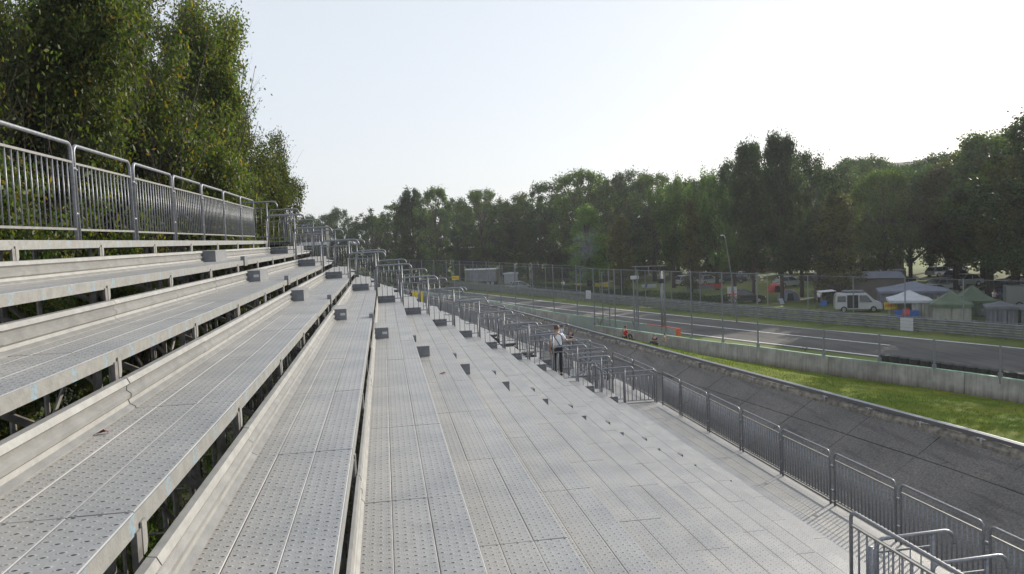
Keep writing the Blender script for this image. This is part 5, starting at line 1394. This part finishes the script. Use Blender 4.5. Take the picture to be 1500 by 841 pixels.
NT = [near_tree(31, 12.0, .86, 25), near_tree(57, 12.0, .80, 25)]
nt = [(-9.8, 11.5, 4.8, 0, .72, 0, 'leafy tree rising behind the top railing at the left edge of the picture'),
      (-9.0, 15.5, 7.5, 1, .70, 1.2, 'tall leafy tree behind the second and third top railing panels'),
      (-8.6, 19.8, 8.6, 0, .72, 2.4, 'tall leafy tree with upright dark limbs behind the middle of the top railing'),
      (-8.0, 24.0, 8.2, 1, .74, 3.9, 'tall leafy tree right of the upright dark limbs'),
      (-7.6, 27.8, 7.8, 0, .76, 5.0, 'leafy tree whose crown slopes down towards the sky on its right'),
      (-6.7, 33.2, 7.3, 1, .66, .7, 'leafy tree with a stray twig reaching out to the right'),
      (-6.4, 36.6, 5.5, 0, .70, 3.1, 'last and lowest leafy tree, beside the topmost end handrails'),
      (-13.5, 17.0, 6.0, 1, .8, 2.0, 'leafy tree farther back that fills the gaps behind the top railing'),
      (-13.0, 25.0, 6.4, 0, .8, 4.0, 'leafy tree farther back behind the right half of the top railing'),
      (-7.2, 30.2, 6.8, 1, .74, 5.5, 'leafy tree farther back behind the last top railing panels')]
for x, y, tz, v, wd, rz, lab in nt:
    lv, tk, hh = NT[v]; t = empty('tree', (x, y, UZ), rz, lab, 'tree', 'leafy trees behind the top railing')
    s_ = (tz - UZ) / hh; t.scale = (s_ * wd, s_ * wd, s_)
    place('leaves', lv, t); place('trunk', tk, t)
# scrub and leaf litter on the low ground under and behind the stand
n = 60000; P = np.c_[rg.uniform(-16, 6, n) if False else np.random.default_rng(2).uniform(-16, 7, n), np.random.default_rng(3).uniform(1, 45, n), UZ + .02 + np.random.default_rng(4).random(n) ** 3 * .5]
tag(place('undergrowth', leaves_mesh('undergrowth', P, .12, MT['leaf_d'], 6, aspect=.45)), 'weeds and fallen leaves on the low ground under the stand', 'undergrowth', kind='stuff')
sh = [(-7.0, 6.5), (-7.2, 10.5), (-7.0, 14.5), (-7.4, 18.5), (-7.4, 22.5), (-7.6, 27), (-7.4, 31), (-7.4, 35), (-8.5, 8), (-9, 14), (-9, 21), (-9, 28)]
for k, (x, y) in enumerate(sh):
    cr, tk = variant('bush', 'leaf_d' if k % 3 == 0 else 'leaf_b', k % 2)
    t = empty('shrub', (x, y, UZ), k * 1.3, 'leafy shrub behind the top rows, %s of those seen through the railing bars' % CN[k + 1], 'shrub', 'shrubs behind the top railing'); s_ = (9.2 + (k % 3) * .5) / 16; t.scale = (s_ * .45, s_ * .45, s_)
    place('crown', cr, t); place('trunk', tk, t)

# ================================================================== PEOPLE
def skin_mesh(name, verts, edges, radii, m_, parent, sub=1):
    me = bpy.data.meshes.new(name); me.from_pydata(verts, edges, [])
    o = bpy.data.objects.new(name, me); link(o, parent)
    md = o.modifiers.new('skin', 'SKIN'); md.use_smooth_shade = True
    sv = me.skin_vertices[0].data
    for k, r_ in enumerate(radii):
        sv[k].radius = r_ if isinstance(r_, tuple) else (r_, r_)
        sv[k].use_root = (k == 0)
    if sub:
        ss = o.modifiers.new('sub', 'SUBSURF'); ss.levels = sub; ss.render_levels = sub
    me.materials.append(m_); return o
def person(x, y, z, rz, lab, shirt, trousers, hair, arms, legs, lean=(0, 0), hips=.92, sc=1.0, shorts=False, cap=None, longhair=False):
    """arms/legs: per side lists of joints relative to the shoulder / hip; facing +Y"""
    t = empty('person', (x, y, z), rz, lab, 'person'); t.scale = (sc,) * 3
    hip = Vector((0, 0, hips)); ch = hip + Vector((lean[0] * .5, lean[1] * .5, .26)); nk = hip + Vector((lean[0], lean[1], .52)); hd = nk + Vector((lean[0] * .2, lean[1] * .25 + .01, .12))
    V, E_, R_ = [], [], []
    def add(p, r_, prev=None):
        V.append(tuple(p)); R_.append(r_); 
        if prev is not None: E_.append((prev, len(V) - 1))
        return len(V) - 1
    a = add(hip, (.150, .105)); b = add(ch, (.150, .105), a); c = add(nk - Vector((0, 0, .06)), (.12, .08), b); d = add(nk + Vector((0, 0, .03)), .052, c)
    e1 = add(hd, (.070, .082), d); e2 = add(hd + Vector((0, .01, .07)), (.078, .095), e1); add(hd + Vector((0, 0, .145)), (.050, .062), e2)
    sh_v, sh_e, sh_r = [], [], []
    def add2(L, p, r_, prev=None):
        L[0].append(tuple(p)); L[2].append(r_)
        if prev is not None: L[1].append((prev, len(L[0]) - 1))
        return len(L[0]) - 1
    S_ = ([], [], []); a2 = add2(S_, hip + Vector((0, 0, -.03)), (.168, .12)); b2 = add2(S_, ch, (.175, .125), a2); c2 = add2(S_, nk - Vector((0, 0, .07)), (.15, .095), b2); add2(S_, nk + Vector((0, 0, -.005)), .066, c2)
    Tr = ([], [], []); h2 = add2(Tr, hip + Vector((0, 0, .03)), (.165, .12)); 
    for sgn in (-1, 1):
        s0 = nk + Vector((sgn * .175, 0, -.06)); j = [s0] + [s0 + Vector((q[0] * sgn, q[1], q[2])) for q in arms[0 if sgn < 0 else 1]]
        k0 = add(s0, .052, c); k1 = add(j[1], .040, k0); k2 = add(j[2], .027, k1)
        hdir = (j[2] - j[1]).normalized(); palm = j[2] + hdir * .07; kp = add(palm, (.036, .018), k2)
        side = hdir.cross(Vector((0, 0, 1))); side = side.normalized() if side.length > .1 else Vector((0, 1, 0))
        for q, (o_, l_) in enumerate(((-.026, .068), (-.009, .080), (.009, .076), (.026, .060))):
            f1 = add(palm + side * o_ + hdir * (.02 + l_ * .5) + Vector((0, 0, -.004)), .0085, kp); add(palm + side * o_ * 1.1 + hdir * (.015 + l_) + Vector((0, 0, -.018)), .007, f1)
        th = add(j[2] + hdir * .03 - side * .045, .010, k2); add(j[2] + hdir * .075 - side * .06, .008, th)
        m1 = add2(S_, s0, .068, c2); add2(S_, s0.lerp(j[1], .78), .058, m1)
        h0 = hip + Vector((sgn * .09, 0, -.04)); g_ = [h0] + [h0 + Vector((q[0] * sgn, q[1], q[2])) for q in legs[0 if sgn < 0 else 1]]
        l0 = add(h0, .085, a); l1 = add(g_[1], .052, l0); l2 = add(g_[2], .036, l1); add(g_[2] + Vector((0, .13, -.03)), .032, l2)
        n0 = add2(Tr, h0, .098, h2); n1 = add2(Tr, g_[1] if not shorts else h0.lerp(g_[1], .85), .070, n0)
        if not shorts: add2(Tr, g_[1].lerp(g_[2], .93), .054, n1)
        sm_ = MB(); fx, fy, fz = g_[2]; sm_.hexa([(fx - .05, fy - .08, fz - .09), (fx + .05, fy - .08, fz - .09), (fx + .045, fy + .20, fz - .09), (fx - .045, fy + .20, fz - .09), (fx - .045, fy - .07, fz + .01), (fx + .045, fy - .07, fz + .01), (fx + .035, fy + .17, fz - .04), (fx - .035, fy + .17, fz - .04)])
        sm_.build('shoe', MT['dark_cloth'], t, bevel=.015)
    body = skin_mesh('body', V, E_, R_, MT['skin'], t)
    skin_mesh('shirt', *S_, MT[shirt], t); skin_mesh('trousers', *Tr, MT[trousers], t)
    # face details
    f = MB(); f.tube([hd + Vector((0, .085, .065)), hd + Vector((0, .118, .035)), hd + Vector((0, .09, .025))], [.008, .014, .008], 6); f.build('nose', MT['skin'], t, smooth=True)
    for sg in (-1, 1):
        q = hd + Vector((sg * .033, .090, .068)); MB().tube([q - Vector((.012, 0, 0)), q + Vector((.012, 0, 0))], .007, 6).build('eye', MT['hair_dark'], t)
        q = hd + Vector((sg * .080, 0, .055)); MB().tube([q - Vector((0, 0, .028)), q + Vector((0, -.006, .028))], .012, 6).build('ear', MT['skin'], t)
    q = hd + Vector((0, .094, .0)); MB().tube([q - Vector((.024, 0, 0)), q, q + Vector((.024, 0, 0))], .006, 6).build('mouth', MT['redpaint'], t)
    hv = MB(); n_, k_ = 12, 5; cc = hd + Vector((0, -.012, .070))
    for j_ in range(k_ + 1):
        an = j_ / k_ * math.pi * .5
        for i_ in range(n_):
            b_ = 2 * math.pi * i_ / n_; front = max(0, math.sin(b_)); lo = -(.055 if not longhair else .15) * (1 - front) if j_ == 0 else 0
            hv.v.append((cc.x + .093 * math.cos(an) * math.cos(b_), cc.y + .108 * math.cos(an) * math.sin(b_), cc.z + .098 * math.sin(an) + lo + (.03 * front if j_ == 0 else 0)))
    for j_ in range(k_):
        for i_ in range(n_): hv.f.append((j_*n_ + i_, j_*n_ + (i_+1) % n_, (j_+1)*n_ + (i_+1) % n_, (j_+1)*n_ + i_))
    hv.build('cap' if cap else 'hair', MT[cap or hair], t, smooth=True)
    return t
down = [(.05, -.02, -.29), (.07, .05, -.54)]
fwd = [(.06, .14, -.24), (-.06, .36, -.18)]
outr = [(.12, .10, -.22), (.30, .26, -.20)]
stand_l = [(.02, .02, -.42), (.03, -.01, -.83)]
walk_f = [(.02, .14, -.40), (.02, .10, -.82)]
sit_l = [(.06, .38, .02), (.06, .52, -.38)]
sit_g = [(.12, .34, .22), (.10, .52, -.12)]
p1 = person(5.40, 24.72, -4.572, RAD(-22), 'man from behind in a white t-shirt with dark shoulder bag, forearm out to the rail', 'shirt_white', 'dark_cloth', 'hair', [down, outr], [stand_l, stand_l], (0, .03), sc=.95)
bg = MB(); bg.hexa([(-.02, -.22, .78), (.22, -.20, .82), (.22, -.14, .82), (-.02, -.14, .78), (.0, -.22, 1.02), (.21, -.20, 1.06), (.21, -.14, 1.06), (.0, -.14, 1.02)]); bg.tube([(-.13, -.10, 1.42), (.0, -.165, 1.25), (.14, -.17, 1.02)], .014, 6); bg.build('shoulder_bag', MT['dark_cloth'], p1)
person(13.05, 58, -8.62, RAD(35), 'person in a pale blue-white t-shirt standing on the old banked track', 'shirt_white', 'dark_cloth', 'hair_dark', [down, down], [stand_l, walk_f])
person(13.5, 56.8, -8.36, RAD(150), 'dark-clothed person crouching on the old banking right of the standing one', 'shirt_navy', 'dark_cloth', 'hair', [fwd, fwd], [[(.10, .34, .02), (.10, .16, -.36)], [(.10, .34, .05), (.10, .18, -.36)]], (0, .10), hips=.46)
person(16.55, 53.2, -7.58, RAD(-75), 'person in a red top sitting on the grass behind the old kerb', 'shirt_red', 'dark_cloth', 'hair', [fwd, down], [sit_g, sit_g], (0, .06), hips=.14)
person(17.75, 50.2, -7.72, RAD(120), 'small person in navy with a white cap sitting behind the old kerb', 'shirt_navy', 'shirt_navy', 'hair', [fwd, fwd], [sit_g, sit_g], (0, .06), hips=.14, sc=.85, cap='white')
person(18.15, 49.7, -7.95, RAD(-120), 'person in beige top and dark hat beside the seated child behind the old kerb', 'shirt_beige', 'shirt_beige', 'hair_dark', [down, fwd], [stand_l, stand_l], (0, .08), sc=.62, cap='hair_dark')
person(2.2, 66, WZ, RAD(170), 'bare-armed long-haired person on the far walkway beside the yellow banner', 'shirt_navy', 'dark_cloth', 'hair_dark', [down, fwd], [stand_l, stand_l], longhair=True)
person(42.0, 71.0, GZ, RAD(180), 'person in a pale blue top standing left of the white camper van', 'shirt_white', 'dark_cloth', 'hair', [down, down], [stand_l, stand_l])
person(24.8, 108.0, GZ, RAD(160), 'person in a white t-shirt standing beyond the guardrail left of the smoke', 'shirt_white', 'dark_cloth', 'hair_dark', [down, fwd], [stand_l, stand_l])
person(45.6, 64.0, GZ, RAD(200), 'person in a dark red top standing at the front of the camper van', 'shirt_red', 'dark_cloth', 'hair_dark', [fwd, fwd], [stand_l, stand_l], (0, .05))

# ================================================================== haze and smoke
def volume_mat(name, dens, col=(1, 1, 1), aniso=.3, noise=None):
    M = bpy.data.materials.new(name); M.use_nodes = True; N = M.node_tree.nodes; L = M.node_tree.links
    N.remove(N['Principled BSDF']); pv = N.new('ShaderNodeVolumePrincipled'); pv.inputs['Density'].default_value = dens
    pv.inputs['Color'].default_value = (*col, 1); pv.inputs['Anisotropy'].default_value = aniso
    L.new(pv.outputs[0], N['Material Output'].inputs['Volume']); return M
hz = MB(); hz.box(-120, 900, -25, 960, LOWZ - 1, 90)
tag(hz.build('haze', volume_mat('haze', HAZE, (.92, .95, 1.0))), 'thin summer haze over the whole park', 'haze', kind='stuff')

def smoke(x, y, z0, h, w, lab):
    M = bpy.data.materials.new('smoke'); M.use_nodes = True; N = M.node_tree.nodes; L = M.node_tree.links
    N.remove(N['Principled BSDF']); pv = N.new('ShaderNodeVolumePrincipled'); pv.inputs['Color'].default_value = (.75, .85, 1, 1)
    tc = N.new('ShaderNodeTexCoord'); nz = N.new('ShaderNodeTexNoise'); nz.inputs['Scale'].default_value = .45; nz.inputs['Detail'].default_value = 3
    L.new(tc.outputs['Object'], nz.inputs['Vector'])
    mr = N.new('ShaderNodeMapRange'); mr.inputs[1].default_value = .45; mr.inputs[2].default_value = .75; mr.inputs[3].default_value = 0; mr.inputs[4].default_value = .11
    L.new(nz.outputs['Fac'], mr.inputs[0]); L.new(mr.outputs[0], pv.inputs['Density']); L.new(pv.outputs[0], N['Material Output'].inputs['Volume'])
    mb = MB(); n = 12; lv = [(0, .5, 0), (.15, 1.2, .3), (.45, 1.9, .9), (.75, 2.4, 1.6), (1, 1.6, 2.4)]
    for f, r_, dx in lv:
        for k in range(n): a = 6.2832 * k / n; mb.v.append((dx + r_ * w * math.cos(a), r_ * w * math.sin(a), h * f))
    for j in range(len(lv) - 1):
        for k in range(n): mb.f.append((j*n + k, j*n + (k+1) % n, (j+1)*n + (k+1) % n, (j+1)*n + k))
    mb.f.append(tuple(reversed(range(n)))); mb.f.append(tuple((len(lv) - 1) * n + k for k in range(n)))
    tag(mb.build('smoke', M, None, (x, y, z0)), lab, 'smoke', kind='stuff')
smoke(26.5, 108, GZ + .1, 8.5, 1.0, 'thin bluish barbecue smoke rising in front of the wood')

# ---- more campers and their chairs
person(36.5, 100.0, GZ, RAD(150), 'person in a beige top by the white folding table', 'shirt_beige', 'dark_cloth', 'hair', [down, fwd], [stand_l, stand_l])
person(46.9, 60.6, GZ, RAD(170), 'person in navy standing beside the right wall of the white pavilion', 'shirt_navy', 'dark_cloth', 'hair_dark', [down, down], [stand_l, walk_f])
person(50.5, 71.5, GZ, RAD(210), 'person in a red top standing between the taupe marquee and the blue-grey canopy', 'shirt_red', 'dark_cloth', 'hair_dark', [fwd, down], [stand_l, stand_l])
person(54.0, 62.5, GZ, RAD(190), 'person in a white top beside the small pale box trailer', 'shirt_white', 'dark_cloth', 'hair', [down, fwd], [stand_l, stand_l])
def chair(x, y, rz, m_, lab):
    t = empty('camp_chair', (x, y, GZ), rz, lab, 'chair')
    MB().hexa([(-.25, -.22, .42), (.25, -.22, .42), (.25, .24, .46), (-.25, .24, .46), (-.25, -.22, .45), (.25, -.22, .45), (.25, .24, .49), (-.25, .24, .49)]).build('seat', MT[m_], t)
    MB().hexa([(-.25, -.24, .46), (.25, -.24, .46), (.25, -.20, .46), (-.25, -.20, .46), (-.26, -.38, .92), (.26, -.38, .92), (.26, -.35, .92), (-.26, -.35, .92)]).build('backrest', MT[m_], t)
    for sx in (-1, 1):
        MB().tube([(sx * .27, -.24, .02), (sx * .27, .22, .60)], .014, 5).build('leg', MT['steel'], t); MB().tube([(sx * .27, .24, .02), (sx * .27, -.24, .58)], .014, 5).build('leg', MT['steel'], t)
chair(40.6, 67.8, RAD(150), 'bluefab', 'blue folding chair under the small awning of the camper van')
chair(39.6, 66.9, RAD(-60), 'canvas_green', 'green folding chair left of the small awning of the camper van')
chair(41.9, 57.9, RAD(140), 'redpaint', 'red folding chair in front of the blue-clothed table')
chair(46.6, 55.0, RAD(120), 'canvas_grey', 'grey folding chair beside the nearer green tent')
chair(34.6, 101.8, RAD(100), 'bluefab', 'blue folding chair by the white folding table')
